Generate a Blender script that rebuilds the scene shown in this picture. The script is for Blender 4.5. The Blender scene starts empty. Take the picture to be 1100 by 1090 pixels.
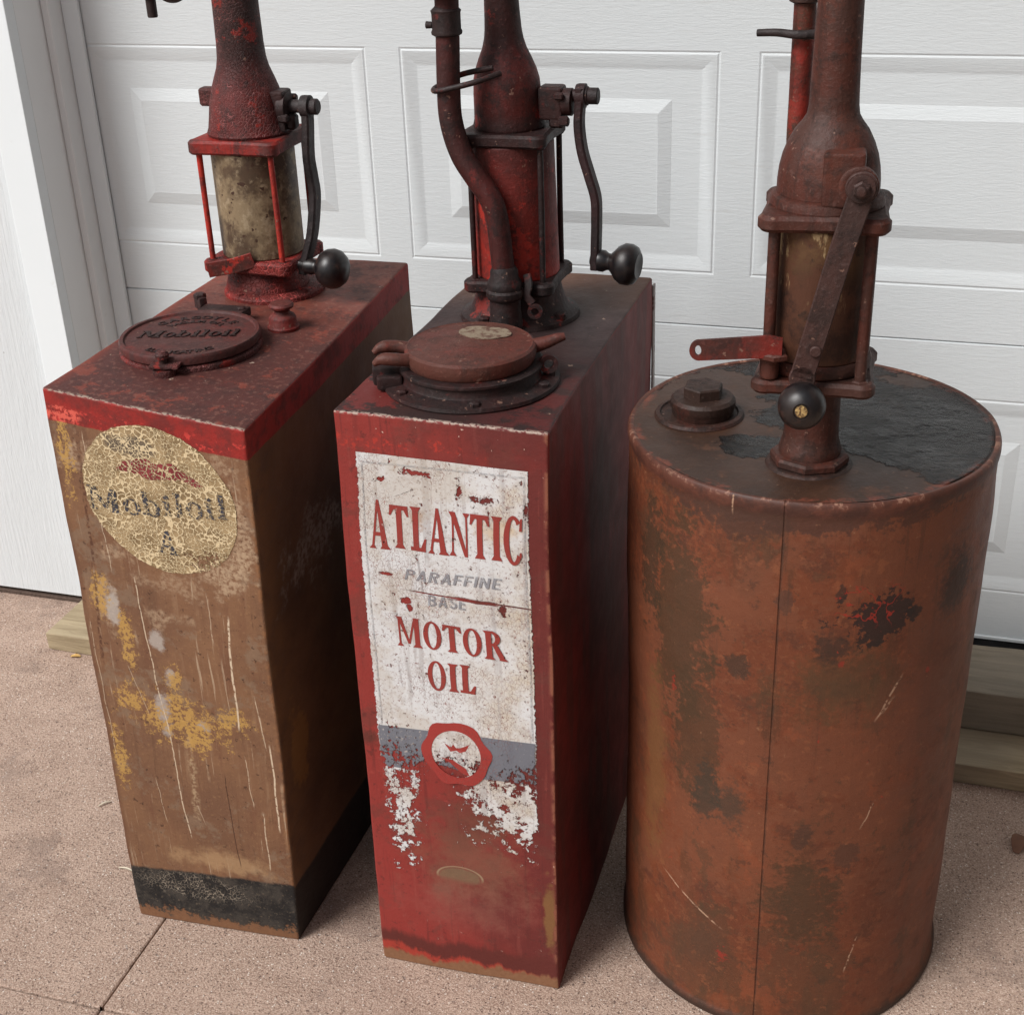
import bpy, bmesh, math, random
from mathutils import Vector, Matrix, noise as mnoise
R = math.radians
random.seed(7)
def nvec(p):
    # deterministic 3-D noise vector (same shape on every run)
    p = Vector(p)
    return Vector((mnoise.noise(p), mnoise.noise(p + Vector((19.1, 7.3, 3.7))), mnoise.noise(p + Vector((5.9, 31.7, 11.3)))))
scene = bpy.context.scene
COL = scene.collection

# ------------------------------------------------------------------ camera
cam_d = bpy.data.cameras.new('camera'); cam = bpy.data.objects.new('camera', cam_d); COL.objects.link(cam)
cam_d.sensor_fit = 'HORIZONTAL'; cam_d.sensor_width = 36.0
cam_d.lens = 36.0 * 1488.5 / 1100.0
cam_d.clip_end = 500
yaw, pitch, roll = -0.3039, 0.4722, -0.0376
F = Vector((math.sin(yaw)*math.cos(pitch), math.cos(yaw)*math.cos(pitch), -math.sin(pitch)))
r0 = Vector((math.cos(yaw), -math.sin(yaw), 0)); u0 = r0.cross(F)
Rt = r0*math.cos(roll) + u0*math.sin(roll); Up = -r0*math.sin(roll) + u0*math.cos(roll)
m = Matrix((Rt, Up, -F)).transposed().to_4x4(); m.translation = Vector((0.2288, -2.0825, 1.4898))
cam.matrix_world = m
scene.camera = cam

# ------------------------------------------------------------------ light
SUN_EL, SUN_AZ = R(46), R(220)          # azimuth measured clockwise from +Y
sun_dir = Vector((math.sin(SUN_AZ)*math.cos(SUN_EL), math.cos(SUN_AZ)*math.cos(SUN_EL), math.sin(SUN_EL)))
world = bpy.data.worlds.new('World'); scene.world = world; world.use_nodes = True
wn = world.node_tree; wn.nodes.clear()
wo = wn.nodes.new('ShaderNodeOutputWorld'); wb = wn.nodes.new('ShaderNodeBackground')
sky = wn.nodes.new('ShaderNodeTexSky'); sky.sky_type = 'NISHITA'; sky.sun_disc = False
sky.sun_elevation = SUN_EL; sky.sun_rotation = SUN_AZ; sky.dust_density = 3.0
hs = wn.nodes.new('ShaderNodeHueSaturation'); hs.inputs['Saturation'].default_value = 0.42
wn.links.new(sky.outputs[0], hs.inputs['Color']); wn.links.new(hs.outputs[0], wb.inputs[0])
wn.links.new(wb.outputs[0], wo.inputs[0]); wb.inputs[1].default_value = 0.078
sl = bpy.data.lights.new('sun', 'SUN'); sl.energy = 3.0; sl.angle = R(27); sl.color = (1.0, 0.99, 0.975)
so = bpy.data.objects.new('sun', sl); COL.objects.link(so)
so.rotation_euler = sun_dir.to_track_quat('Z', 'Y').to_euler(); so.location = (-3, -3, 4)
scene.view_settings.view_transform = 'Standard'; scene.view_settings.look = 'None'
scene.view_settings.exposure = 0.22; scene.view_settings.gamma = 1.0
scene.render.engine = 'CYCLES'

# ------------------------------------------------------------------ shader expressions
class V:
    def __init__(s, g, sock): s.g, s.s = g, sock
    def _b(s, o, op, rev=False):
        n = s.g.t.nodes.new('ShaderNodeMath'); n.operation = op
        a, b = (o, s) if rev else (s, o)
        s.g.put(a, n.inputs[0]); s.g.put(b, n.inputs[1]); return V(s.g, n.outputs[0])
    def __add__(s, o): return s._b(o, 'ADD')
    __radd__ = __add__
    def __sub__(s, o): return s._b(o, 'SUBTRACT')
    def __rsub__(s, o): return s._b(o, 'SUBTRACT', True)
    def __mul__(s, o): return s._b(o, 'MULTIPLY')
    __rmul__ = __mul__
    def __truediv__(s, o): return s._b(o, 'DIVIDE')
    def max(s, o): return s._b(o, 'MAXIMUM')
    def min(s, o): return s._b(o, 'MINIMUM')
    def pow(s, o): return s._b(o, 'POWER')
    def f(s, op):
        n = s.g.t.nodes.new('ShaderNodeMath'); n.operation = op; s.g.put(s, n.inputs[0]); return V(s.g, n.outputs[0])
    def abs(s): return s.f('ABSOLUTE')
    def ss(s, a, b):      # smoothstep a..b, descending when a > b
        n = s.g.t.nodes.new('ShaderNodeMapRange'); n.interpolation_type = 'SMOOTHSTEP'
        lo, hi = min(a, b), max(a, b)
        s.g.put(s, n.inputs[0]); n.inputs[1].default_value = lo; n.inputs[2].default_value = hi
        n.inputs[3].default_value = 0 if a < b else 1; n.inputs[4].default_value = 1 if a < b else 0
        return V(s.g, n.outputs[0])

class G:
    def __init__(self, name, rough=0.7, coords='Object', metallic=0.0, spec=0.35):
        self.m = bpy.data.materials.new(name); self.m.use_nodes = True; self.t = self.m.node_tree
        self.t.nodes.clear()
        self.out = self.t.nodes.new('ShaderNodeOutputMaterial'); self.p = self.t.nodes.new('ShaderNodeBsdfPrincipled')
        self.t.links.new(self.p.outputs[0], self.out.inputs[0])
        self.p.inputs['Roughness'].default_value = rough; self.p.inputs['Metallic'].default_value = metallic
        self.p.inputs['Specular IOR Level'].default_value = spec
        tc = self.t.nodes.new('ShaderNodeTexCoord')
        self.co = tc.outputs['UV'] if coords == 'UV' else tc.outputs['Object']
        sp = self.t.nodes.new('ShaderNodeSeparateXYZ'); self.t.links.new(self.co, sp.inputs[0])
        self.x, self.y, self.z = (V(self, sp.outputs[i]) for i in range(3))
    def put(self, v, inp):
        if isinstance(v, V): self.t.links.new(v.s, inp)
        elif hasattr(v, 'is_output') or isinstance(v, bpy.types.NodeSocket): self.t.links.new(v, inp)
        elif isinstance(v, (tuple, list)): inp.default_value = tuple(v) + ((1.0,) if len(v) == 3 and len(inp.default_value) == 4 else ())
        else: inp.default_value = v
    def mapped(self, sc=(1, 1, 1), off=(0, 0, 0)):
        n = self.t.nodes.new('ShaderNodeMapping'); self.t.links.new(self.co, n.inputs[0])
        n.inputs['Scale'].default_value = sc; n.inputs['Location'].default_value = off; return n.outputs[0]
    def noise(self, scale, detail=4, rough=0.55, sc=(1, 1, 1), off=(0, 0, 0), dist=0.0):
        n = self.t.nodes.new('ShaderNodeTexNoise'); self.t.links.new(self.mapped(sc, off), n.inputs['Vector'])
        n.inputs['Scale'].default_value = scale; n.inputs['Detail'].default_value = detail
        n.inputs['Roughness'].default_value = rough; n.inputs['Distortion'].default_value = dist
        return V(self, n.outputs[0])
    def crack(self, scale, feature='DISTANCE_TO_EDGE', sc=(1, 1, 1), warp=0.0, rnd=1.0):
        n = self.t.nodes.new('ShaderNodeTexVoronoi'); n.feature = feature
        vec = self.mapped(sc)
        if warp:
            w = self.t.nodes.new('ShaderNodeTexNoise'); w.inputs['Scale'].default_value = scale*0.8
            self.t.links.new(vec, w.inputs['Vector'])
            a = self.t.nodes.new('ShaderNodeVectorMath'); a.operation = 'SCALE'; a.inputs[3].default_value = warp/scale
            self.t.links.new(w.outputs['Color'], a.inputs[0])
            b = self.t.nodes.new('ShaderNodeVectorMath'); self.t.links.new(vec, b.inputs[0]); self.t.links.new(a.outputs[0], b.inputs[1])
            vec = b.outputs[0]
        self.t.links.new(vec, n.inputs['Vector']); n.inputs['Scale'].default_value = scale
        n.inputs['Randomness'].default_value = rnd
        self.vor = n
        return V(self, n.outputs['Distance'])
    def mix(self, fac, a, b):
        n = self.t.nodes.new('ShaderNodeMix'); n.data_type = 'RGBA'; n.clamp_factor = True
        self.put(fac, n.inputs[0]); self.put(a, n.inputs[6]); self.put(b, n.inputs[7]); return n.outputs[2]
    def ell(self, a, b, c, r, w, warp=0.0, wsc=18.0, hard=0.25):
        """soft noisy ellipse mask centred c, radii r in the a/b coordinates"""
        da = (a - c[0]) / r[0]; db = (b - c[1]) / r[1]
        d = (da*da + db*db).f('SQRT')
        if warp: d = d + (w - 0.5) * (warp * 2.4)
        return d.ss(1.0, 1.0 - hard)
    def line(self, a, b, p0, p1, wd, w=None, warp=0.0):
        """mask of a thin scratch from p0 to p1 (b is the long axis)"""
        k = (p1[0]-p0[0]) / (p1[1]-p0[1])
        xx = a - (b - p0[1]) * k - p0[0]
        if w is not None: xx = xx + (w - 0.5) * warp
        lo, hi = sorted((p0[1], p1[1]))
        return xx.abs().ss(wd, wd*0.35) * b.ss(lo - 0.004, lo + 0.01) * b.ss(hi + 0.004, hi - 0.01)
    def done(self, col, rough=None, bump=None, dist=0.001, strength=1.0, alpha=None):
        self.put(col, self.p.inputs['Base Color'])
        if rough is not None: self.put(rough, self.p.inputs['Roughness'])
        if bump is not None:
            n = self.t.nodes.new('ShaderNodeBump'); n.inputs['Distance'].default_value = dist
            n.inputs['Strength'].default_value = strength
            self.put(bump, n.inputs['Height']); self.t.links.new(n.outputs[0], self.p.inputs['Normal'])
        if alpha is not None: self.put(alpha, self.p.inputs['Alpha'])
        return self.m

# ------------------------------------------------------------------ materials: setting
def mat_white(name, base, dirt=0.12, grain=None, gscale=(1, 1, 1), gd=0.0006):
    g = G(name, 0.55, spec=0.3)
    n1 = g.noise(2.2, 5); n2 = g.noise(60, 3)
    c = g.mix(n1.ss(0.35, 0.75)*dirt, base, tuple(x*0.72 for x in base))
    c = g.mix(g.noise(25, 5, 0.7).ss(0.66, 0.78)*0.25, c, (0.42, 0.38, 0.32))
    sp = g.crack(9.0, 'F1').ss(0.035, 0.02) * g.noise(3.0, 1).ss(0.5, 0.6)
    c = g.mix(sp*0.8, c, (0.16, 0.13, 0.10))
    b = n2*0.3
    if grain: b = b + g.noise(grain, 4, 0.6, sc=gscale, dist=0.6)
    return g.done(c, bump=b, dist=gd)
M = {}
def door_mat():
    g = G('embossed_white_steel', 0.42, spec=0.4)
    n1 = g.noise(1.7, 4)
    c = g.mix(n1.ss(0.3, 0.8)*0.35, (0.650, 0.690, 0.705), (0.59, 0.62, 0.63))
    dirt = g.noise(14, 6, 0.72, sc=(0.35, 1, 3.0)).ss(0.60, 0.80)
    c = g.mix(dirt*0.35, c, (0.42, 0.39, 0.34))
    grain = g.noise(120, 5, 0.66, sc=(0.30, 1, 2.0), dist=0.7)
    return g.done(c, rough=0.42 + n1*0.15, bump=grain.ss(0.40, 0.62)*0.7 + g.noise(260, 3)*0.3, dist=0.0005, strength=0.40)
M['door'] = door_mat()
M['trim'] = mat_white('painted_trim', (0.77, 0.82, 0.84), 0.10)
M['jamb'] = mat_white('painted_jamb', (0.82, 0.84, 0.845), 0.2)
M['siding'] = mat_white('painted_siding', (0.66, 0.695, 0.710), 0.12, 60, (3.2, 1, 0.22), 0.0016)
def black_mat(name, col, rough):
    g = G(name, rough); n = g.noise(40, 4)
    return g.done(g.mix(n.ss(0.4, 0.7)*0.5, col, tuple(x*2.2+0.01 for x in col)), bump=n, dist=0.0006)
M['shade_wall'] = mat_white('light_blocker_cladding', (0.16, 0.13, 0.11), 0.3, 46, (3.2, 3.2, 0.25), 0.002)  # for the unseen wall added to block light from the right
M['rubber'] = black_mat('black_rubber', (0.012, 0.012, 0.013), 0.7)
def wood_mat(name, base, dark):
    g = G(name, 0.8)
    gr = g.noise(55, 6, 0.68, sc=(0.10, 1.0, 1.6), dist=0.8); big = g.noise(4, 4)
    c = g.mix(gr.ss(0.35, 0.65), base, dark)
    c = g.mix(big.ss(0.4, 0.7)*0.45, c, (0.23, 0.20, 0.16))
    kn = g.crack(3.3, 'F1', sc=(1, 2, 2)).ss(0.07, 0.03)
    c = g.mix(kn*0.8, c, (0.06, 0.035, 0.02))
    return g.done(c, bump=gr*0.8 + g.noise(160, 3)*0.3, dist=0.0014)
M['wood'] = wood_mat('weathered_timber', (0.40, 0.32, 0.205), (0.26, 0.20, 0.12))
M['wood2'] = wood_mat('weathered_sill_timber', (0.22, 0.185, 0.135), (0.13, 0.105, 0.075))
def ground_mat():
    g = G('pink_exposed_aggregate', 0.85)
    big = g.noise(1.4, 5, 0.6); mid = g.noise(16, 6, 0.7)
    c = g.mix(mid.ss(0.36, 0.64), (0.385, 0.262, 0.200), (0.475, 0.335, 0.262))
    c = g.mix(big.ss(0.46, 0.62)*0.30, c, (0.35, 0.235, 0.185))
    fine = g.noise(340, 3, 0.8); fin2 = g.noise(190, 4, 0.75, off=(3, 1, 0))
    c = g.mix(fine.ss(0.50, 0.57)*0.60, c, (0.70, 0.56, 0.46))
    c = g.mix(fin2.ss(0.47, 0.39)*0.60, c, (0.19, 0.115, 0.085))
    c = g.mix(fine.ss(0.42, 0.36)*0.60, c, (0.12, 0.07, 0.055))
    v = g.crack(290, 'F1'); col = V(g, g.vor.outputs['Color'])
    sep = g.t.nodes.new('ShaderNodeSeparateColor'); g.t.links.new(g.vor.outputs['Color'], sep.inputs[0])
    rr = V(g, sep.outputs[0]); gg = V(g, sep.outputs[1])
    peb = v.ss(0.42, 0.30)
    c = g.mix(peb*rr.ss(0.90, 0.93)*0.85, c, (0.09, 0.055, 0.045))
    c = g.mix(peb*gg.ss(0.93, 0.95)*0.9, c, (0.80, 0.72, 0.64))
    pits = g.noise(120, 3, 0.6).ss(0.37, 0.31)
    c = g.mix(pits*0.6, c, (0.12, 0.08, 0.07))
    c = g.mix(g.noise(24, 6, .75, off=(7, 7, 0)).ss(.64, .70)*.5, c, (0.11, 0.07, 0.06))
    st = g.noise(5.0, 6, 0.7).ss(0.54, 0.64)
    c = g.mix(st*0.38, c, (0.17, 0.12, 0.10))
    # pale drips and scuffs
    c = g.mix(g.noise(9, 5, 0.7, sc=(2.6, 0.8, 1), off=(3, 1, 0)).ss(0.66, 0.74)*0.35, c, (0.58, 0.50, 0.45))
    return g.done(c, bump=fine*1.2 + fin2*0.9 + mid*0.3 - pits*0.8 + peb*0.25, dist=0.0022, strength=0.9)
M['ground'] = ground_mat()
def dirt_mat():
    g = G('dark_joint_dirt', 0.95); n = g.noise(150, 4)
    return g.done(g.mix(n, (0.05, 0.032, 0.025), (0.13, 0.09, 0.07)), bump=n, dist=0.003)
M['dirt'] = dirt_mat()

# ------------------------------------------------------------------ materials: old paint and iron
KD = {'flaking_red_rod': 0.9, 'blackened_lever_iron': 0.8, 'maroon_lid_iron': 0.8, 'brown_red_lid_iron': 0.8, 'crackled_bright_red_iron': 0.6, 'red_cylinder_paint': 0.8, 'red_knob_iron': .7, 'maroon_worn_cast_iron': .62, 'brown_rusted_iron': .52, 'half_red_bar_iron': .6, 'red_dark_banded_cast_iron': .6, 'red_flange_edge': .7}
def iron_mat(name, red, dusty, dark, rs=0.5, crackle=0.0, bright=(0.42, 0.030, 0.018), rough=0.62, off=(0, 0, 0), bsc=9, redamt=0.18, zdark=()):
    """cast iron under worn red paint: red, dusty maroon and black grease in patches; soot = (z_start, z_full) bands darkened by height"""
    kk = KD.get(name, 0.50); red, dusty, dark = (tuple(q*kk for q in w) for w in (red, dusty, dark)); bright = tuple(q*0.8 for q in bright)
    g = G(name, rough, spec=0.35)
    n1 = g.noise(bsc, 6, 0.65, off=off); n2 = g.noise(42, 6, 0.72, off=off); n3 = g.noise(170, 4, 0.65)
    run = g.noise(70, 5, 0.6, sc=(1, 1, 0.10), off=off)
    c = g.mix(n1.ss(0.5-rs*0.15, 0.5+rs*0.15), red, dusty)
    c = g.mix(n2.ss(0.50, 0.62)*0.75, c, dark)
    c = g.mix(run.ss(0.52, 0.64)*0.45, c, dark)
    for z0, z1 in zdark: c = g.mix((g.z + (n1-0.5)*0.06 + (n2-.5)*.03).ss(z0, z1)*0.85, c, tuple(q*0.9 for q in dark))  # colour darkens with height across each band
    c = g.mix((g.noise(15, 6, 0.75, off=(off[0]+4, 2, 1)).ss(0.57, 0.63))*min(1, redamt*4), c, bright)
    c = g.mix(n3.ss(0.58, 0.68)*0.45, c, tuple(x*1.9+0.022 for x in dusty))
    c = g.mix(g.noise(95, 3, .6, off=(off[0], 8, 3)).ss(0.67, 0.70)*0.7, c, (0.20, 0.11, 0.08))
    b = n2*0.8 + n3*0.5 + n1*0.5
    if crackle:
        e = g.crack(crackle, warp=0.5).ss(0.10, 0.02)
        c = g.mix(e*g.noise(14, 3).ss(0.44, 0.58)*0.7, c, tuple(q*1.8+.06 for q in red)); b = b - e*0.8
    return g.done(c, rough=0.36 + n2*0.5, bump=b, dist=0.0018, strength=0.9)
M['cast_a'] = iron_mat('maroon_worn_cast_iron', (0.18, 0.022, 0.018), (0.105, 0.030, 0.026), (0.05, 0.022, 0.020), crackle=230, redamt=0.16, zdark=((1.12, 1.20),))
M['cast_a_red'] = iron_mat('crackled_bright_red_iron', (0.40, 0.022, 0.014), (0.20, 0.026, 0.02), (0.09, 0.02, 0.018), crackle=150, redamt=0.25)
M['flange_a'] = iron_mat('red_flange_edge', (0.36, 0.024, 0.016), (0.12, 0.028, 0.024), (0.05, 0.02, 0.018), redamt=0.3, bsc=14)
M['cast_b'] = iron_mat('red_dark_banded_cast_iron', (0.24, 0.018, 0.012), (0.080, 0.017, 0.014), (0.028, 0.012, 0.011), rs=0.8, redamt=0.10, bsc=6, zdark=((1.17, 1.215), (1.145, 1.11), (0.875, 0.855)))
M['cast_b_red'] = iron_mat('red_cylinder_paint', (0.38, 0.022, 0.012), (0.16, 0.016, 0.011), (0.08, 0.014, 0.011), rs=0.7, redamt=0.22, bsc=7, off=(1, 2, 0), zdark=((1.05, 1.085),))
M['cast_b_dark'] = iron_mat('greasy_black_red_iron', (0.060, 0.018, 0.016), (0.040, 0.020, 0.019), (0.016, 0.010, 0.010), redamt=0.05)
M['cast_c'] = iron_mat('brown_rusted_iron', (0.135, 0.034, 0.020), (0.105, 0.040, 0.028), (0.045, 0.019, 0.013), redamt=0.04, bright=(0.26, 0.05, 0.02), bsc=11)
M['cast_c_dark'] = iron_mat('dark_rusted_iron', (0.075, 0.026, 0.017), (0.062, 0.030, 0.021), (0.025, 0.012, 0.009), redamt=0.03, bright=(0.22, 0.03, 0.015))
M['lever_c'] = iron_mat('plum_brown_bar_iron', (0.105, 0.045, 0.036), (0.085, 0.042, 0.035), (0.045, 0.022, 0.018), redamt=0.0, bsc=14)
M['red_rod'] = iron_mat('flaking_red_rod', (0.50, 0.030, 0.016), (0.30, 0.026, 0.018), (0.09, 0.02, 0.016), redamt=0.2)
M['red_bar'] = iron_mat('half_red_bar_iron', (0.26, 0.022, 0.014), (0.11, 0.028, 0.02), (0.05, 0.018, 0.014), redamt=0.25)
M['lever'] = iron_mat('blackened_lever_iron', (0.030, 0.020, 0.020), (0.042, 0.030, 0.030), (0.014, 0.011, 0.011), redamt=0.0, rough=0.5)
M['lever_b'] = iron_mat('purple_black_lever_iron', (0.050, 0.016, 0.017), (0.032, 0.018, 0.019), (0.014, 0.010, 0.010), redamt=0.0, rough=0.5)
def knob_mat():
    g = G('black_turned_wood', 0.38, spec=0.5); n = g.noise(60, 4)
    w = g.noise(38, 5, .7, off=(2, 0, 0)).ss(.58, .64)*.7
    return g.done(g.mix(w, g.mix(n.ss(0.4, 0.6), (0.006, 0.005, 0.006), (0.016, 0.010, 0.009)), (0.045, 0.022, 0.016)), rough=0.20+n*0.38, bump=n, dist=0.0004)
M['knob'] = knob_mat()
def brass_mat():
    g = G('worn_brass', 0.5, metallic=0.6); n = g.noise(260, 4)
    return g.done(g.mix(n.ss(0.42, 0.62), (0.55, 0.38, 0.16), (0.14, 0.08, 0.04)), bump=n, dist=0.0008)
M['brass'] = brass_mat()
def glass_a():
    g = G('oil_stained_glass_cylinder', 0.5, spec=0.4)
    n1 = g.noise(16, 6, 0.7); n2 = g.noise(60, 5, 0.7); n3 = g.noise(22, 5, 0.7, sc=(1, 1, .5), off=(3, 3, 3))
    c = g.mix(n1.ss(0.40, 0.60), (0.070, 0.042, 0.024), (0.23, 0.165, 0.095))
    c = g.mix(n2.ss(0.52, 0.64)*0.55, c, (0.36, 0.28, 0.18))
    c = g.mix(n2.ss(0.46, 0.38)*0.5, c, (0.08, 0.045, 0.025))
    c = g.mix(n3.ss(0.56, 0.62)*0.85, c, (0.055, 0.030, 0.018))
    c = g.mix(g.noise(75, 2).ss(0.64, 0.67), c, (0.05, 0.022, 0.012))
    return g.done(c, rough=0.35+n1*0.4, bump=n2, dist=0.0008)
M['glass_a'] = glass_a()
def glass_c():
    g = G('rust_stained_glass_cylinder', 0.55, spec=0.3)
    n1 = g.noise(20, 6, 0.7); st = g.noise(55, 5, 0.7, sc=(1, 1, .25)); dz = (g.z - 0.99)
    c = g.mix(n1.ss(0.42, 0.58), (0.075, 0.029, 0.016), (0.034, 0.014, 0.009))
    c = g.mix(dz.ss(0.015, 0.085)*n1.ss(0.40, 0.56)*0.85, c, (0.12, 0.060, 0.025))
    c = g.mix(st.ss(0.57, 0.63)*dz.ss(-0.02, 0.09)*0.8, c, (0.36, 0.25, 0.13))
    c = g.mix(g.noise(48, 6, .7, off=(2, 0, 1)).ss(0.57, 0.66)*0.7, c, (0.02, 0.012, 0.008))
    return g.done(c, rough=0.3+n1*0.5, bump=n1+st, dist=0.001)
M['glass_c'] = glass_c()

# --- tank A
WA = 0.285
def tankA_front():
    g = G('brown_oil_stained_paint', 0.6, 'UV', spec=0.3); s, t = g.x, g.y
    nb = g.noise(7, 6, 0.65); nm = g.noise(28, 6, 0.7); nf = g.noise(150, 4, 0.65); nv = g.noise(24, 5, 0.6, sc=(1.6, 0.28, 1))
    c = g.mix(nb.ss(0.34, 0.66), (0.150, 0.073, 0.041), (0.205, 0.102, 0.052))
    c = g.mix(nv.ss(0.52, 0.70)*0.6, c, (0.145, 0.062, 0.034))
    c = g.mix(nf.ss(0.56, 0.70)*0.35, c, (0.34, 0.19, 0.09))
    c = g.mix(nm.ss(0.60, 0.72)*0.5, c, (0.11, 0.055, 0.03))
    v1 = g.noise(60, 5, 0.6, sc=(1.6, 0.07, 1)); v2 = g.noise(95, 5, 0.6, sc=(1.6, 0.05, 1), off=(5, 1, 0))
    c = g.mix(v1.ss(0.54, 0.64)*nb.ss(.45, .55)*0.35, c, (0.28, 0.17, 0.10)); c = g.mix(v1.ss(0.44, 0.36)*nb.ss(.56, .46)*0.35, c, (0.095, 0.046, 0.026))
    c = g.mix(v2.ss(0.60, 0.66)*nb.ss(.46, .56)*0.7, c, (0.42, 0.31, 0.21)); c = g.mix(v2.ss(0.38, 0.33)*nm.ss(.5, .58)*0.5, c, (0.06, 0.03, 0.018))
    c = g.mix(g.noise(13, 7, .72, off=(9, 0, 0)).ss(0.54, 0.60)*0.45, c, (0.22, 0.155, 0.105))
    c = g.mix(g.noise(75, 5, .75, off=(0, 9, 0)).ss(0.61, 0.64)*0.8, c, (0.055, 0.025, 0.015))
    # pale rubbed areas round the emblem
    for cc, rr_, a in (((0.262, 0.71), (0.022, 0.11), .85), ((0.03, 0.765), (0.055, 0.028), .8), ((0.235, 0.635), (0.05, 0.04), .9),
                       ((0.15, 0.60), (0.07, 0.02), .5), ((0.12, 0.545), (0.025, 0.02), .55), ((0.245, 0.795), (0.03, 0.02), .6),
                       ((0.16, 0.55), (0.03, 0.012), .4), ((0.07, 0.63), (0.03, 0.02), .6), ((0.04, 0.55), (0.02, 0.05), .7)):
        c = g.mix(g.ell(s, t, cc, rr_, nm, 1.6, hard=0.8)*a*nf.ss(0.35, 0.6), c, (0.40, 0.28, 0.18))
    # grey worn-through zinc
    for cc, rr_ in (((0.050, 0.545), (0.014, 0.028)), ((0.112, 0.505), (0.014, 0.018)), ((0.126, 0.455), (0.012, 0.02)), ((0.107, 0.395), (0.016, 0.032)), ((0.166, 0.378), (0.014, 0.012)), ((0.105, 0.36), (0.01, 0.012))):
        c = g.mix(g.ell(s, t, cc, rr_, nm, 1.3, hard=0.6)*0.75, c, (0.40, 0.35, 0.31))
    # yellow undercoat
    Y = (0.44, 0.26, 0.075)
    ny = g.noise(52, 6, 0.75, off=(1, 5, 0)); ny2 = g.noise(130, 4, 0.7, off=(2, 2, 0))
    for cc, rr_, k in (((0.135, 0.378), (0.070, 0.034), 2.4), ((0.150, 0.358), (0.030, 0.030), 1.6), ((0.066, 0.500), (0.012, 0.050), 1.9), ((0.034, 0.560), (0.016, 0.032), 1.8), ((0.130, 0.435), (0.014, 0.035), 2.8), ((0.215, 0.40), (0.03, 0.018), 3.0), ((0.02, 0.30), (0.012, 0.05), 2.4), ((0.055, 0.40), (0.03, 0.02), 3.0), ((0.02, 0.77), (0.01, 0.06), 2.6)):
        mk = g.ell(s, t, cc, rr_, ny*0.6+ny2*0.4, k*1.5, hard=0.12)
        c = g.mix(mk*0.9*ny2.ss(0.43, 0.50), c, g.mix(nf, Y, (0.42, 0.24, 0.07)))
    c = g.mix(g.ell(s, t, (0.165, 0.135), (0.10, 0.028), nm, 1.2, hard=0.8)*0.6, c, (0.40, 0.25, 0.13))
    c = g.mix(g.ell(s, t, (0.138, 0.27), (0.009, 0.12), nm, 1.0, hard=0.9)*0.7*nf.ss(0.4, 0.6), c, (0.42, 0.30, 0.18))
    # scratches
    PALE = (0.58, 0.46, 0.33)
    wv = g.noise(20, 3)
    for p0, p1, wd, a in (((0.230, 0.57), (0.2235, 0.385), .0020, 1.0), ((0.268, 0.37), (0.271, 0.215), .0020, .95), ((0.246, 0.245), (0.248, 0.135), .0014, .7), ((0.092, 0.60), (0.106, 0.40), .0013, .8),
                          ((0.106, 0.40), (0.120, 0.17), .0014, .8), ((0.052, 0.80), (0.058, 0.60), .0009, .6), ((0.225, 0.34), (0.232, 0.25), .0010, .6), ((0.075, 0.27), (0.085, 0.19), .0009, .5),
                          ((0.20, 0.60), (0.205, 0.52), .0010, .4), ((0.255, 0.45), (0.262, 0.36), .0012, .6), ((0.14, 0.24), (0.15, 0.2), .0011, .4), ((0.06, 0.46), (0.08, 0.38), .0008, .5), ((0.01, 0.52), (0.012, 0.30), .0009, .5)):
        c = g.mix(g.line(s, t, p0, p1, wd, wv, 0.008)*a*nf.ss(0.36, 0.47), c, PALE)
    c = g.mix(g.line(s, t, (0.190, 0.30), (0.197, 0.13), .0011, wv, 0.004)*0.8, c, (0.05, 0.02, 0.012))
    # dark flaked line along the left
    c = g.mix(g.line(s, t, (0.045, 0.80), (0.020, 0.45), .0035, nm, 0.012)*nf.ss(0.42, 0.55)*0.8, c, (0.075, 0.028, 0.016))
    c = g.mix(s.ss(0.012, 0.0)*nm.ss(0.35, 0.55)*0.7, c, (0.09, 0.035, 0.02))
    c = g.mix(s.ss(WA-0.010, WA)*nm.ss(0.45, 0.58)*0.6, c, (0.30, 0.13, 0.05))
    # red band at the top
    edge = t + (nm - 0.5)*0.006 - s*0.0
    band = edge.ss(0.8065, 0.8085)
    rc = g.mix(nm.ss(0.40, 0.62), (0.27, 0.020, 0.016), (0.155, 0.020, 0.017))
    rc = g.mix(g.noise(70, 6, 0.75, sc=(1, 1.2, 1), off=(5, 0, 0)).ss(0.56, 0.60)*t.ss(0.838, 0.822), rc, (0.50, 0.045, 0.035))
    rc = g.mix(g.ell(s, t, (0.02, 0.818), (0.045, 0.012), nm, 0.8, hard=0.3)*nf.ss(0.45, 0.52), rc, (0.60, 0.10, 0.07))
    rc = g.mix(t.ss(0.8465, 0.8500)*nf.ss(0.44, 0.54)*nm.ss(.40, .5), rc, (0.36, 0.29, 0.23))
    c = g.mix(band, c, rc)
    # black band at the bottom
    bk = (t + (nm - 0.5)*0.012 - s*0.06).ss(0.098, 0.092)
    bc = g.mix(nm.ss(.42, .62), (0.014, 0.013, 0.013), (0.045, 0.038, 0.032)); bc = g.mix(nf.ss(.58, .64)*.6, bc, (0.11, 0.085, 0.06))
    cr = g.crack(175, warp=1.4).ss(0.07, 0.02)*g.ell(s, t, (0.115, 0.075), (0.125, 0.030), nm, 1.0, hard=0.5)*nm.ss(0.40, 0.52)
    bc = g.mix(cr*0.75, bc, (0.40, 0.33, 0.25))
    bc = g.mix((t + (nm - 0.5)*0.09 + (nf-.5)*.04).ss(0.024, 0.014), bc, g.mix(nf, (0.13, 0.055, 0.028), (0.24, 0.12, 0.06)))
    c = g.mix(bk, c, bc)
    return g.done(c, rough=0.48 + nm*0.32, bump=nf*0.5 + nm*0.8 + nb*0.8 - cr*0.5, dist=0.0011)
M['A_front'] = tankA_front()
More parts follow.
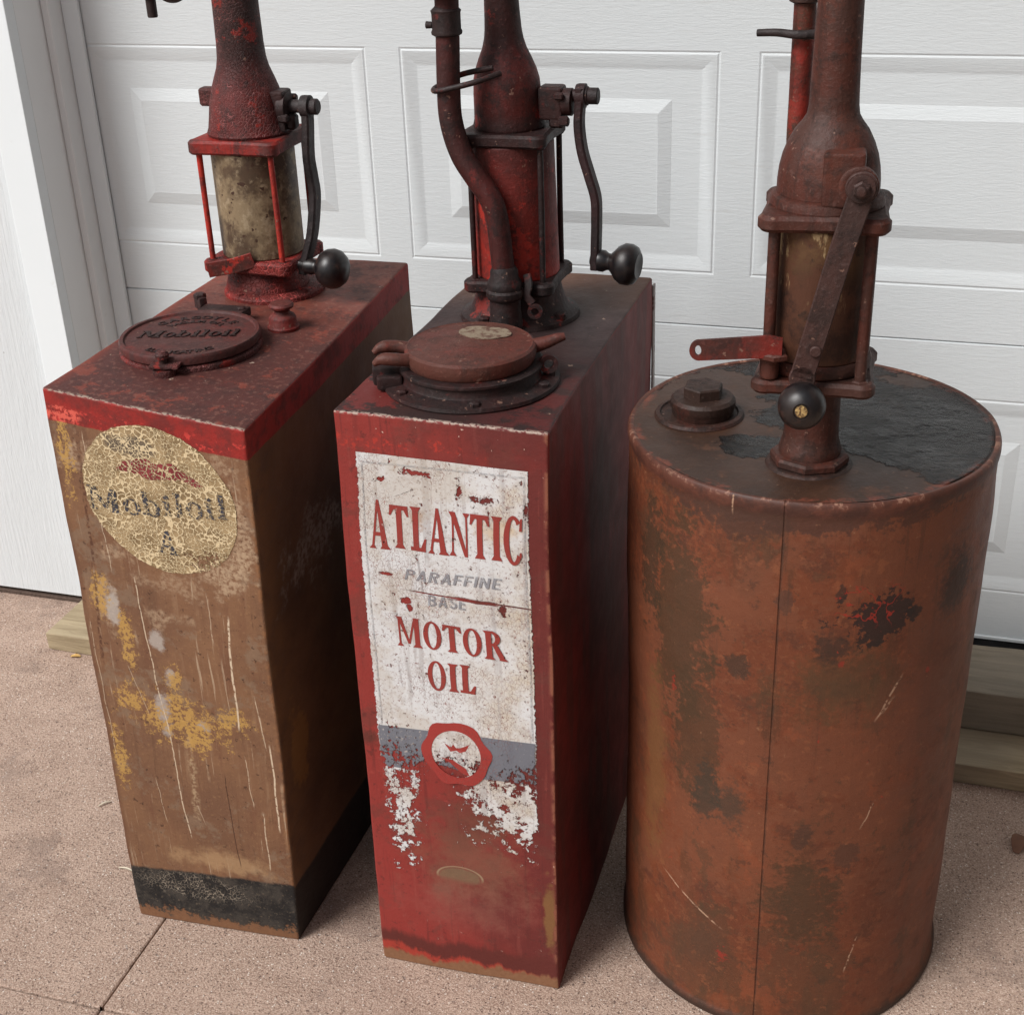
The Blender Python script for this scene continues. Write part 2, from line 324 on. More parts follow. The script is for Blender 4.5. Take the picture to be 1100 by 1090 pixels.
def tankA_side():
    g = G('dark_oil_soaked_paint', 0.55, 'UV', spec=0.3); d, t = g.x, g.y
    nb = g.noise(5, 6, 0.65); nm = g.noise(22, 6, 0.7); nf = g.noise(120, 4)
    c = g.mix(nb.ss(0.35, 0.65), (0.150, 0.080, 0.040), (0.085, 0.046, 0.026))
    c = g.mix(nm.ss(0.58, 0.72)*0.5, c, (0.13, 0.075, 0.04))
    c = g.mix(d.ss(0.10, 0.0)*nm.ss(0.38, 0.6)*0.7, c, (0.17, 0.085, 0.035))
    c = g.mix(g.ell(d, t, (0.17, 0.60), (0.13, 0.055), nm, 1.6, hard=0.8)*0.8*nf.ss(0.35, 0.6), c, (0.30, 0.26, 0.22))
    c = g.mix(g.ell(d, t, (0.05, 0.33), (0.03, 0.09), nm, 1.6, hard=0.5)*0.7, c, (0.24, 0.12, 0.035))
    band = (t + (nm-0.5)*0.006).ss(0.8065, 0.8085)
    rc = g.mix(nm.ss(0.45, 0.62), (0.26, 0.022, 0.018), (0.13, 0.020, 0.018))
    rc = g.mix(g.noise(60, 5, .7, off=(3, 0, 0)).ss(0.60, 0.66)*0.6, rc, (0.33, 0.03, 0.025))
    c = g.mix(band, c, rc)
    c = g.mix((t + (nm-0.5)*0.012).ss(0.112, 0.104), c, g.mix(nf, (0.012, 0.010, 0.009), (0.03, 0.022, 0.018)))
    return g.done(c, rough=0.5 + nm*0.3, bump=nm + nf*0.5, dist=0.001)
M['A_side'] = tankA_side()
def tankA_top():
    g = G('red_brown_dusty_top_paint', 0.6, 'UV', spec=0.35); s, d = g.x, g.y
    nb = g.noise(6, 6, 0.65); nm = g.noise(26, 6, 0.7); nf = g.noise(130, 4)
    c = g.mix((nb*0.5 + d*0.9).ss(0.35, 0.85), (0.080, 0.024, 0.020), (0.190, 0.048, 0.028))
    c = g.mix(nm.ss(0.48, 0.60)*0.6, c, (0.048, 0.020, 0.018))
    c = g.mix(g.noise(17, 7, .75, off=(3, 3, 0)).ss(.55, .60)*.6, c, (0.24, 0.05, 0.03))
    c = g.mix(nf.ss(0.54, 0.64)*0.4, c, (0.22, 0.10, 0.075))
    c = g.mix(g.ell(s, d, (0.13, 0.21), (0.13, 0.13), nm, 0.8, hard=0.6)*0.55, c, (0.045, 0.020, 0.019))
    c = g.mix(s.ss(0.025, 0.0)*nm.ss(0.35, 0.6)*0.6, c, (0.28, 0.05, 0.03))
    c = g.mix(d.ss(0.006, 0.001)*nf.ss(0.44, 0.54)*nm.ss(.40, .5)*0.7, c, (0.34, 0.27, 0.21))
    c = g.mix(s.ss(WA+0.005, WA+0.022)*nm.ss(0.45, 0.6)*0.6, c, (0.30, 0.05, 0.03))
    c = g.mix(g.noise(70, 3, off=(7, 0, 0)).ss(0.70, 0.73)*0.8, c, (0.42, 0.33, 0.26))
    return g.done(c, rough=0.42 + nm*0.35, bump=nm + nf*0.5 + nb, dist=0.0011)
M['A_top'] = tankA_top()
# emblem disc on tank A: crackled cream varnish over tan, dark lettering in the flakes
def emblem_mats():
    out = {}
    for k, cell in (('disc', None), ('ink', (0.035, 0.035, 0.045)), ('red', (0.165, 0.022, 0.024)), ('rim', (0.30, 0.10, 0.05))):
        g = G('crackled_emblem_' + k, 0.55, 'UV', spec=0.35); s, t = g.x, g.y
        nm = g.noise(30, 5, 0.7); nf = g.noise(180, 3)
        m_ = g.noise(26, 4, .6, off=(6, 6, 0)).ss(.47, .54); e = g.crack(200, warp=1.1)*m_ + g.crack(125, warp=1.3)*(1.0 - m_)*0.8; w = 0.30 + g.noise(18, 3)*0.9
        ln = (e / w).ss(0.15, 0.07)
        base = g.mix(nm.ss(0.35, 0.62), (0.19, 0.125, 0.060), (0.36, 0.255, 0.135)) if cell is None else g.mix(nm.ss(0.4, 0.65), cell, tuple(x*1.5+0.01 for x in cell))
        if cell is None:
            base = g.mix(g.ell(s, t, (0.12, 0.795), (0.05, 0.02), nm, 1.2, hard=0.5)*0.7, base, (0.07, 0.06, 0.055))
        c = g.mix(ln, base, g.mix(nm, (0.70, 0.57, 0.36), (0.56, 0.43, 0.25)))
        d = (((s-0.150)/0.1105)*((s-0.150)/0.1105) + ((t-0.7235)/0.1045)*((t-0.7235)/0.1045)).f('SQRT') + (nm-0.5)*0.10
        al = d.ss(1.0, 0.985)
        # the varnish is rubbed through at lower right
        al = al * (1.0 - g.ell(s, t, (0.232, 0.635), (0.05, 0.022), nm, 2.0, hard=0.2)*nf.ss(0.44, 0.5)*0.9)
        if k in ('ink', 'red'): al = al * (1.0 - g.noise(75, 4, 0.7, off=(3, 3, 0)).ss(0.60, 0.64)) * (1.0 - ln*0.75)
        out[k] = g.done(c, bump=ln + nf*0.3, dist=0.0009, alpha=al)
    return out
EM = emblem_mats()

# --- tank B
def tankB_front():
    g = G('worn_red_tank_paint', 0.5, 'UV', spec=0.35); s, t = g.x, g.y
    nb = g.noise(6, 6, 0.6); nm = g.noise(24, 6, 0.7); nf = g.noise(150, 4); nv = g.noise(16, 5, .6, sc=(1.8, .35, 1))
    c = g.mix((nb*0.6 + s*1.1).ss(0.32, 0.58), (0.245, 0.030, 0.024), (0.125, 0.021, 0.018))
    v1 = g.noise(55, 5, 0.6, sc=(1.6, 0.08, 1)); v2 = g.noise(13, 7, .72, off=(9, 3, 0))
    c = g.mix(v1.ss(0.54, 0.64)*nb.ss(.42, .55)*0.25, c, (0.29, 0.068, 0.052)); c = g.mix(v1.ss(0.44, 0.36)*nb.ss(.60, .48)*0.40, c, (0.085, 0.016, 0.014))
    c = g.mix(v2.ss(0.52, 0.60)*0.45, c, (0.11, 0.034, 0.026)); c = g.mix(g.noise(65, 6, .75, off=(4, 4, 0)).ss(.58, .62)*.5, c, (0.075, 0.018, 0.015))
    c = g.mix(nv.ss(0.55, 0.72)*0.55, c, (0.13, 0.022, 0.018))
    c = g.mix(nm.ss(0.60, 0.74)*0.4, c, (0.42, 0.075, 0.055))
    # darker red towards the upper right, and mid-height dust
    c = g.mix((t.ss(0.77, 0.85)*s.ss(0.06, 0.25)*nm.ss(0.3, 0.55))*0.75, c, (0.115, 0.02, 0.018))
    c = g.mix(g.ell(s, t, (0.145, 0.20), (0.11, 0.11), nm, 1.0, hard=0.9)*0.6, c, (0.185, 0.085, 0.052))
    c = g.mix(g.ell(s, t, (0.14, 0.27), (0.07, 0.07), nm, 1.0, hard=0.7)*0.5, c, (0.12, 0.045, 0.03))
    c = g.mix(g.ell(s, t, (0.13, 0.12), (0.14, 0.06), nm, 1.0, hard=0.9)*0.30, c, (0.26, 0.09, 0.07))
    # ghost of a round maker's plate
    gd = (((s-0.128)/0.034)*((s-0.128)/0.034) + ((t-0.172)/0.018)*((t-0.172)/0.018)).f('SQRT')
    c = g.mix((gd + (nm-.5)*.5).ss(1.0, 0.8)*(t + (nm-.5)*.02).ss(0.160, 0.172)*0.6, c, (0.17, 0.125, 0.07))
    c = g.mix((gd-0.98).abs().ss(0.07, 0.02)*t.ss(0.166, 0.176)*0.7, c, (0.32, 0.23, 0.14))
    # chips with pale edges
    ch = g.noise(85, 4, 0.7, off=(8, 1, 0))
    c = g.mix(ch.ss(0.665, 0.68)*0.9*(t.ss(0.80, 0.83).max(s.ss(0.245, 0.262)).max(t.ss(0.10, 0.04))), c, (0.62, 0.42, 0.34))
    c = g.mix(g.ell(s, t, (0.07, 0.812), (0.08, 0.012), nm, 2.4, hard=0.6)*nf.ss(0.50, 0.56)*0.7, c, (0.42, 0.035, 0.022))
    c = g.mix(s.ss(0.258, 0.266)*nm.ss(0.42, 0.54)*0.7, c, (0.36, 0.14, 0.08))
    c = g.mix(g.ell(s, t, (0.255, 0.13), (0.010, 0.07), nm, 1.0, hard=0.5)*0.8, c, (0.20, 0.10, 0.035))
    c = g.mix(t.ss(0.8455, 0.8485)*nf.ss(0.44, 0.54)*nm.ss(.40, .5), c, (0.38, 0.29, 0.24))
    # smear at the left edge
    c = g.mix(g.ell(s, t, (0.005, 0.385), (0.03, 0.018), nm, 1.0, hard=0.6)*0.7, c, (0.07, 0.025, 0.018))
    # bottom: dark drip line then bright red, then bare rust
    tb = t + (g.noise(18, 5, .65, sc=(1, .2, 1)) - 0.5)*0.07
    c = g.mix(tb.ss(0.060, 0.045), c, (0.105, 0.020, 0.016))
    c = g.mix((tb + s*0.05).ss(0.036, 0.028)*nm.ss(.40, .5), c, (0.33, 0.038, 0.024))
    c = g.mix((tb - s*0.02).ss(0.020, 0.012), c, g.mix(nf, (0.16, 0.065, 0.03), (0.27, 0.14, 0.075)))
    return g.done(c, rough=0.40 + nm*0.35, bump=nm*0.7 + nf*0.3 + nb, dist=0.0010)
M['B_front'] = tankB_front()
def tankB_side():
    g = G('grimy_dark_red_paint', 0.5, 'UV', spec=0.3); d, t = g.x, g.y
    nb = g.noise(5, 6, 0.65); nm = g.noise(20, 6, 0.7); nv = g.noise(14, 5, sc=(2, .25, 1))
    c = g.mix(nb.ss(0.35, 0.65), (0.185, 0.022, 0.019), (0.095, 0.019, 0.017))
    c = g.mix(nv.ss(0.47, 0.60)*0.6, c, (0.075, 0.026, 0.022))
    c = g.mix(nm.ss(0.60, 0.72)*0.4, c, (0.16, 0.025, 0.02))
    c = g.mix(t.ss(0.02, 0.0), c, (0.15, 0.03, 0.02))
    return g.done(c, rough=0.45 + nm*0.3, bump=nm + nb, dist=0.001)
M['B_side'] = tankB_side()
def tankB_top():
    g = G('sooty_brown_red_top_paint', 0.55, 'UV', spec=0.35); s, d = g.x, g.y
    nb = g.noise(7, 6, 0.65); nm = g.noise(28, 6, 0.7); nf = g.noise(130, 4)
    c = g.mix(nb.ss(0.35, 0.62), (0.038, 0.016, 0.014), (0.022, 0.012, 0.012))
    c = g.mix(d.ss(0.36, 0.56)*0.8, c, (0.135, 0.060, 0.034))
    c = g.mix((s.ss(0.12, 0.25)*d.ss(0.28, 0.05)*nm.ss(0.40, 0.55))*0.7, c, (0.105, 0.016, 0.014))
    c = g.mix(g.ell(s, d, (0.03, 0.07), (0.05, 0.06), nm, 1.4, hard=0.3)*0.8, c, (0.15, 0.018, 0.015))
    c = g.mix(d.ss(0.005, 0.001)*nf.ss(0.42, 0.52)*nm.ss(.40, .5)*0.75, c, (0.36, 0.27, 0.22))
    c = g.mix(g.noise(85, 3, off=(7, 0, 0)).ss(0.69, 0.72)*0.7, c, (0.35, 0.24, 0.18))
    return g.done(c, rough=0.40 + nm*0.4, bump=nm + nf*0.4 + nb, dist=0.0012)
M['B_top'] = tankB_top()
# painted panel of tank B: the same flaking runs through the white ground and the lettering
def label_mats():
    out = {}
    for k in ('white', 'red', 'grey', 'band', 'ring', 'disc', 'border'):
        g = G('flaking_sign_paint_' + k, 0.55, 'UV', spec=0.3); s, t = g.x, g.y
        nb = g.noise(9, 5, 0.65); nm = g.noise(45, 6, 0.72); nf = g.noise(170, 4, 0.7); nv = g.noise(30, 5, sc=(2.5, .15, 1))
        hair = g.crack(170, warp=1.4, sc=(1.3, 0.8, 1)).ss(0.024, 0.008)*nb.ss(.48, .56)
        # flaking: none high up, heavy below the band
        edge = (s - 0.1330).abs() + (nf - 0.5)*0.009 + (nm - .5)*0.004
        low = t.ss(0.40, 0.325)
        frags = g.ell(s, t, (0.052, 0.285), (0.030, 0.14), nm, 1.4, hard=0.9).max(g.ell(s, t, (0.180, 0.320), (0.062, 0.10), nm, 1.2, hard=0.9)).max(g.ell(s, t, (0.215, 0.30), (0.04, 0.07), nm, 1.6, hard=0.5))
        hold = 0.385 + (1.0 - low)*0.04 + frags*0.168*low
        hold = hold + g.ell(s, t, (0.05, 0.40), (0.05, 0.05), nm, 0.8, hard=0.8)*(-0.04)
        chips = (nm*0.28 + nf*0.38 + g.noise(85, 6, 0.75, sc=(1.7, 0.40, 1))*0.34)
        keep = (hold + (1.0 - low)*0.165 - chips).ss(-0.01, 0.012) if k != 'ring' else (0.70 - chips).ss(-0.01, 0.012)
        keep = keep * edge.ss(0.1085, 0.1075) if k != 'band' else keep * edge.ss(0.1075, 0.1065)
        # bare spots and a long gash
        gash = (t - 0.6165 - (s - 0.10)*(-0.025) + (nm - 0.5)*0.006).abs().ss(0.0035, 0.0015)*s.ss(0.125, 0.155)*s.ss(0.205, 0.195)
        gash = gash.max((t - 0.6150 - (s - 0.20)*(-0.02)).abs().ss(0.0012, 0.0005)*s.ss(0.075, 0.10))
        gash = gash.max(g.ell(s, t, (0.056, 0.637), (0.012, 0.0028), nm, 0.8, hard=0.3)).max(g.ell(s, t, (0.080, 0.602), (0.009, 0.0045), nm, 1.6, hard=0.3)).max(g.ell(s, t, (0.085, 0.592), (0.005, 0.006), nm, 1.6, hard=0.3))
        for cc, rr_ in (((0.055, 0.766), (.006, .004)), ((0.155, 0.763), (.004, .013)), ((0.186, 0.754), (.013, .005)), ((0.205, 0.605), (.005, .010)), ((0.238, 0.745), (.003, .01)), ((0.10, 0.779), (.02, .004))):
            gash = gash.max(g.ell(s, t, cc, rr_, nf*.5 + nm*.5, 3.4, hard=0.2))
        gash = gash.max(g.line(s, t, (0.072, 0.744), (0.098, 0.757), .0011, nf, .004)*nf.ss(.44, .5))
        if k != 'ring': keep = keep*(1.0 - gash)
        W = g.mix(nb.ss(0.40, 0.65)*s.ss(0.10, 0.22), (0.62, 0.62, 0.62), (0.50, 0.43, 0.34))
        W = g.mix(nm.ss(0.52, 0.64)*0.6, W, (0.44, 0.40, 0.37))
        W = g.mix(nv.ss(0.54, 0.64)*0.55, W, (0.36, 0.33, 0.32))
        W = g.mix(nf.ss(0.54, 0.62)*0.5, W, (0.36, 0.28, 0.26))
        W = g.mix(g.noise(210, 4, .75).ss(0.60, 0.63)*0.85, W, (0.16, 0.045, 0.035))
        W = g.mix(g.noise(7, 5, .6, off=(2, 2, 0)).ss(.52, .62)*.4, W, (0.42, 0.34, 0.25))
        W = g.mix(g.ell(s, t, (0.20, 0.715), (0.035, 0.02), nm, 1.2, hard=0.8)*0.6, W, (0.55, 0.40, 0.24))
        W = g.mix(g.ell(s, t, (0.10, 0.72), (0.012, 0.02), nm, 1.6, hard=0.5)*0.55, W, (0.30, 0.16, 0.08))
        W = g.mix(g.line(s, t, (0.098, 0.672), (0.105, 0.61), 0.0022, nf, .002)*0.6, W, (0.26, 0.24, 0.24))
        W = g.mix(g.line(s, t, (0.062, 0.51), (0.066, 0.47), 0.0018, nf, .002)*0.5, W, (0.35, 0.33, 0.33))
        W = g.mix(g.line(s, t, (0.074, 0.52), (0.078, 0.46), 0.0014, nf, .002)*0.5, W, (0.35, 0.33, 0.33))
        if k in ('white', 'disc'): c = W
        elif k == 'red': c = g.mix(nm.ss(0.62, 0.70)*0.5, g.mix(nb, (0.30, 0.040, 0.032), (0.235, 0.040, 0.032)), W)
        elif k == 'ring': c = g.mix(nm, (0.34, 0.040, 0.032), (0.27, 0.035, 0.03))
        elif k == 'grey': c = g.mix(0.12 + nm.ss(0.50, 0.60)*s.ss(.10, .20)*0.7, (0.20, 0.20, 0.22), W)
        elif k == 'border': c = g.mix(0.35 + nf.ss(0.40, 0.60)*0.6, (0.20, 0.20, 0.21), W)
        else: c = g.mix(nf.ss(0.55, 0.64)*s.ss(.14, .05)*0.8 + nf.ss(.60, .66)*.3, g.mix(nv, (0.125, 0.130, 0.155), (0.18, 0.183, 0.205)), W)
        c = g.mix(hair*nb.ss(0.42, 0.55)*0.75, c, (0.30, 0.10, 0.08))
        if k == 'disc': keep = keep*(1.0 - g.ell(s, t, (0.122, 0.352), (0.022, 0.012), nm, 2.0, hard=0.3))
        out[k] = g.done(c, bump=keep*1.2 + nf*0.3 + hair*(-0.5), dist=0.0006, alpha=keep)
    return out
LM = label_mats()
# --- drum
def drum_side():
    # UV: x = angle in degrees / 100 , y = height
    g = G('rust_brown_drum_paint', 0.5, 'UV', spec=0.35); a, t = g.x, g.y
    A = lambda d: d/100.0
    g.co = g.mapped((0.39*1.0, 1, 1))      # noises see metric lengths
    nb = g.noise(6, 6, 0.65); nm = g.noise(20, 7, 0.72); nf = g.noise(120, 4, .65); nv = g.noise(10, 6, .65, sc=(1.6, .45, 1), off=(3, 2, 0))
    c = g.mix(nb.ss(0.34, 0.66), (0.120, 0.034, 0.016), (0.160, 0.044, 0.018))
    c = g.mix(nv.ss(0.53, 0.62)*0.55, c, g.mix(nm, (0.060, 0.029, 0.015), (0.085, 0.036, 0.018)))
    c = g.mix(nm.ss(0.53, 0.62)*0.55, c, (0.070, 0.026, 0.015))
    c = g.mix(nf.ss(0.52, 0.62)*0.30, c, (0.20, 0.075, 0.035))
    q1 = g.noise(4.2, 8, .70, off=(2, 6, 1)); q2 = g.noise(8.5, 8, .72, off=(7, 1, 4), sc=(1, .7, 1)); q3 = g.noise(30, 7, .75, off=(1, 1, 8))
    c = g.mix(q1.ss(0.50, 0.535)*0.65, c, g.mix(nm, (0.135, 0.050, 0.027), (0.175, 0.054, 0.024)))
    c = g.mix(q1.ss(0.44, 0.40)*0.50, c, (0.072, 0.036, 0.019))
    c = g.mix(q2.ss(0.56, 0.60)*0.50, c, (0.062, 0.034, 0.018))
    c = g.mix(q2.ss(0.43, 0.40)*0.55, c, (0.205, 0.055, 0.023))
    c = g.mix(q3.ss(0.59, 0.63)*0.45, c, (0.045, 0.022, 0.014)); c = g.mix(q3.ss(0.42, 0.39)*0.45, c, (0.23, 0.075, 0.032))
    vv = g.noise(70, 5, .6, sc=(1.2, .06, 1)); c = g.mix(vv.ss(.55, .64)*.35*t.ss(.2, .75), c, (0.05, 0.024, 0.015))
    def patch(d, z, rd, rz, col, k=1.3, amt=.8, hard=.35):
        nonlocal c
        c = g.mix(g.ell(a, t, (A(d), z), (A(rd), rz), nm*0.65 + nf*0.35, k*1.4, hard=hard)*amt, c, col)
    olive = (0.058, 0.031, 0.016)
    patch(-124, 0.60, 13, 0.16, olive); patch(-116, 0.45, 11, 0.12, olive, amt=.7); patch(-112, 0.36, 6, .06, (0.045, 0.030, 0.020), amt=.8); patch(-103, .57, 5, .02, (.05, .028, .018), amt=.8)
    patch(-104, 0.36, 7, 0.05, (0.045, 0.032, 0.022), amt=.75, hard=.7); patch(-78, 0.22, 16, 0.08, olive, amt=.8, hard=.6); patch(-70, 0.56, 22, 0.08, (0.085, 0.045, 0.022), amt=.7, hard=.8)
    patch(-40, .55, 20, .25, (0.12, 0.040, 0.022), amt=.6, hard=.8); patch(-80, .335, 4, .025, (.06, .03, .02), amt=.7); patch(-66, .30, 6, .03, (.06, .03, .02), amt=.6)
    patch(-138, .66, 6, .10, (.05, .028, .016), k=2, amt=.8); patch(-136, .35, 8, .2, (0.16, .075, .028), amt=.6, hard=.8); patch(-110, .12, 12, .05, (.075, .035, .02), amt=.6, hard=.8)
    patch(-90, 0.775, 60, 0.018, (0.060, 0.026, 0.018), k=1.6, amt=.8); patch(-105, .765, 14, .03, (.06, .027, .018), amt=.8)
    patch(-90, 0.67, 2.5, .02, (.055, .03, .022), amt=.6)
    # black stain with bright red flakes, right of the seam
    patch(-62, 0.645, 13, 0.032, (0.022, 0.014, 0.013), k=1.8, amt=.9, hard=.2); patch(-75, 0.612, 8, .03, (.04, .022, .016), amt=.8, hard=.6); patch(-33, 0.665, 12, 0.055, (0.024, 0.014, 0.013), k=1.1, amt=.85, hard=.8); patch(-50, .645, 4, .014, (.022, .014, .013), amt=.9)
    patch(-74, .685, 1.6, .012, (.04, .02, .015), amt=.8)
    RED = (0.30, 0.024, 0.014)
    rf = g.noise(58, 5, .75, off=(4, 4, 0)); rim = (g.noise(26, 3, .6, off=(1, 7, 0)) - 0.5).abs().ss(0.018, 0.006)
    near = g.ell(a, t, (A(-66), 0.665), (A(14), 0.035), nm, .8, hard=.5)
    c = g.mix(near*rim*0.8, c, RED); c = g.mix(near*rf.ss(0.60, 0.64)*.8, c, RED)
    c = g.mix(rf.ss(0.668, 0.69)*0.65*nb.ss(.42, .6), c, (0.33, 0.035, 0.018))
    for d, z, rd, rz in ((-72, .59, 1.2, .008), (-42, .555, .9, .005), (-126, .50, 1.2, .016), (-77, .48, .5, .02), (-104, .11, 2.5, .015)):
        patch(d, z, rd, rz, RED, k=3.0, amt=.6, hard=.6)
    # seam
    sl_ = (a - A(-91.3)).abs()
    c = g.mix(sl_.ss(0.0055, 0.0015)*nm.ss(0.38, 0.55)*0.6, c, (0.035, 0.018, 0.012))
    c = g.mix((t + (nm-.5)*.012).ss(0.774, 0.782)*0.85, c, g.mix(nm.ss(.42, .6), (0.055, 0.022, 0.016), (0.10, 0.034, 0.022)))
    c = g.mix(t.ss(0.788, 0.794)*nf.ss(.50, .58)*nm.ss(.5, .56)*.7, c, (0.30, 0.16, 0.11))
    # scratches
    PALE = (0.42, 0.26, 0.17)
    wv = g.noise(30, 3)
    for p0, p1, wd in (((A(-60), .50), (A(-52), .56), .006), ((A(-58), .51), (A(-54), .53), .008), ((A(-61), .34), (A(-57), .38), .004), ((A(-62), .10), (A(-58), .16), .004), ((A(-128), .205), (A(-104), .155), .010), ((A(-106), .80), (A(-106.4), .77), .004)):
        c = g.mix(g.line(a, t, p0, p1, wd, wv, 0.03)*nf.ss(0.42, 0.52)*0.8, c, PALE)
    c = g.mix(nf.ss(0.66, 0.72)*0.35, c, (0.30, 0.15, 0.08))
    c = g.mix((t + (nm-.5)*.03).ss(0.022, 0.008)*0.9, c, (0.03, 0.018, 0.013))
    bump = nm*0.8 + nf*0.35 + nb*1.5 - sl_.ss(0.005, 0.0)*0.8
    return g.done(c, rough=0.36 + nm*0.38, bump=bump, dist=0.0014)
M['C_side'] = drum_side()
def drum_top():
    g = G('oily_brown_and_tar_top', 0.4, spec=0.28); x, y = g.x, g.y       # object coords, origin at drum axis
    nb = g.noise(7, 6, 0.65); nm = g.noise(26, 6, 0.7); nf = g.noise(130, 4, .6)
    c = g.mix(nb.ss(0.35, 0.62), (0.062, 0.028, 0.016), (0.034, 0.017, 0.011))
    c = g.mix(nm.ss(0.55, 0.70)*0.5, c, (0.13, 0.055, 0.03))
    c = g.mix(nf.ss(0.64, 0.72)*0.35, c, (0.24, 0.13, 0.08))
    # pool of tar over the back and right, with a bay of bare paint at the front
    q = x*0.55 + y + 0.045 + (nm - .5)*0.035 + (nb - .5)*0.09
    tar = (q + (nf - .5)*.02 + (g.noise(60, 5, .7) - .5)*.03).ss(-0.002, 0.006)
    tar = tar * (1.0 - g.ell(x, y, (-0.13, 0.055), (0.075, 0.10), nm, .7, hard=.08))
    tar = tar * (1.0 - g.ell(x, y, (0.125, 0.165), (0.07, 0.03), nm, 1.6, hard=.4)*.8)
    tar = tar.max(g.ell(x, y, (-0.055, -0.085), (0.05, 0.033), nm, .8, hard=.06)).max(g.ell(x, y, (0.12, -0.02), (0.075, 0.045), nm, .8, hard=.06))
    rr = (x*x + y*y).f('SQRT')
    tar = tar*rr.ss(0.217, 0.212)
    w = g.noise(34, 7, .70, sc=(0.85, 1.15, 1)); w = (1.0 - (w - 0.5).abs()*5.0).max(0.0)*0.55 + g.noise(85, 6, .72)*0.5
    tc = g.mix(w.ss(0.60, 0.85)*.5, (0.006, 0.005, 0.005), (0.030, 0.021, 0.016))
    c = g.mix(tar, c, tc)
    c = g.mix(rr.ss(0.205, 0.214)*nm.ss(0.50, 0.58)*.55, c, (0.20, 0.05, 0.03))
    rough = 0.30 + nm*0.32 - tar*0.10 + tar*g.noise(9, 5, .7, off=(4, 0, 0)).ss(.45, .6)*0.22 - tar*0.20
    return g.done(c, rough=rough, bump=tar*0.8 + tar*w*1.1 + tar*g.noise(15, 4, .6).ss(.45, .6)*.9 + nm*0.3 + nf*.15, dist=0.0030)
M['C_top'] = drum_top()
M['petal'] = (lambda g: g.done(g.mix(g.noise(90, 3), (0.62, 0.42, 0.16), (0.50, 0.28, 0.08))))(G('dry_yellow_leaf', .8))
M['straw'] = (lambda g: g.done(g.mix(g.noise(90, 3), (0.66, 0.60, 0.48), (0.48, 0.40, 0.30))))(G('dry_pale_straw', .8))
M['leaf'] = (lambda g: g.done(g.mix(g.noise(60, 3), (0.20, 0.10, 0.06), (0.10, 0.045, 0.03))))(G('brown_dead_leaf', .8))

# ------------------------------------------------------------------ object helpers
def empty(name, loc, label, cat, group=None):
    o = bpy.data.objects.new(name, None); COL.objects.link(o); o.location = loc
    o.empty_display_size = 0.1
    o['label'] = label; o['category'] = cat
    if group: o['group'] = group
    return o
def link(name, bm, mats, parent=None, origin=None, smooth=True, ang=38, merge=True):
    """bm is in world coordinates; the object's origin is the parent's (or origin)"""
    org = Vector(origin) if origin is not None else (parent['_o'] if parent is not None else Vector((0, 0, 0)))
    org = Vector(org)
    if merge: bmesh.ops.remove_doubles(bm, verts=bm.verts, dist=1e-6)
    bmesh.ops.translate(bm, verts=bm.verts, vec=-org)
    me = bpy.data.meshes.new(name)
    if smooth:
        for f in bm.faces: f.smooth = True
        for e in bm.edges:
            if len(e.link_faces) == 2 and e.calc_face_angle(0) > R(ang): e.smooth = False
    bm.to_mesh(me); bm.free()
    for mm in (mats if isinstance(mats, (list, tuple)) else [mats]): me.materials.append(mm)
    o = bpy.data.objects.new(name, me); COL.objects.link(o)
    if smooth:
        wn_ = o.modifiers.new('wn', 'WEIGHTED_NORMAL'); wn_.keep_sharp = True; wn_.weight = 90
    if parent is not None:
        o.parent = parent
        o.location = (0, 0, 0) if (org - Vector(parent['_o'])).length < 1e-9 else org - Vector(parent['_o'])
    else: o.location = org
    o['_o'] = org
    return o
def thing(name, loc, label, cat, group=None):
    o = empty(name, loc, label, cat, group); o['_o'] = Vector(loc); o['kind'] = 'thing'; return o
def tag(o, label, cat, group=None):
    o['kind'] = 'thing'; o['label'] = label; o['category'] = cat
    if group: o['group'] = group
    return o

def wob(p, amp, sc=14.0):
    return Vector(p) + nvec(Vector(p)*sc)*amp
def rough_up(bm, amp, sc=14.0, sub=0):
    if sub: bmesh.ops.subdivide_edges(bm, edges=bm.edges[:], cuts=sub, use_grid_fill=True)
    for v in bm.verts: v.co = wob(v.co, amp, sc)
def lathe(bm, prof, c, seg=56, axis=(0, 0, 1), cap=True, amp=0.0, lean=None):
    """prof: list of (r, h) along axis from centre c"""
    ax = Vector(axis).normalized(); t = Vector((1, 0, 0)) if abs(ax.x) < 0.9 else Vector((0, 1, 0))
    u = ax.cross(t).normalized(); w = ax.cross(u); c = Vector(c); rings = []
    for r, h in prof:
        ring = []
        for i in range(seg):
            a = 2*math.pi*i/seg
            p = c + ax*h + (u*math.cos(a) + w*math.sin(a))*max(r, 1e-5)
            if lean: p += Vector(lean(p.z))
            if amp: p = wob(p, amp)
            ring.append(bm.verts.new(p))
        rings.append(ring)
    for a, b in zip(rings, rings[1:]):
        for i in range(seg): bm.faces.new((a[i], a[(i+1) % seg], b[(i+1) % seg], b[i]))
    if cap:
        bm.faces.new(list(reversed(rings[0]))); bm.faces.new(rings[-1])
    bmesh.ops.recalc_face_normals(bm, faces=bm.faces)
def smooth_path(pts, n=8):
    pts = [Vector(p) for p in pts]; P = [pts[0]*2-pts[1]] + pts + [pts[-1]*2-pts[-2]]; out = []
    for i in range(1, len(P)-2):
        for k in range(n):
            t = k/n; a, b, c, d = P[i-1:i+3]
            out.append(0.5*((2*b) + (c-a)*t + (2*a-5*b+4*c-d)*t*t + (3*b-a-3*c+d)*t**3))
    out.append(pts[-1]); return out
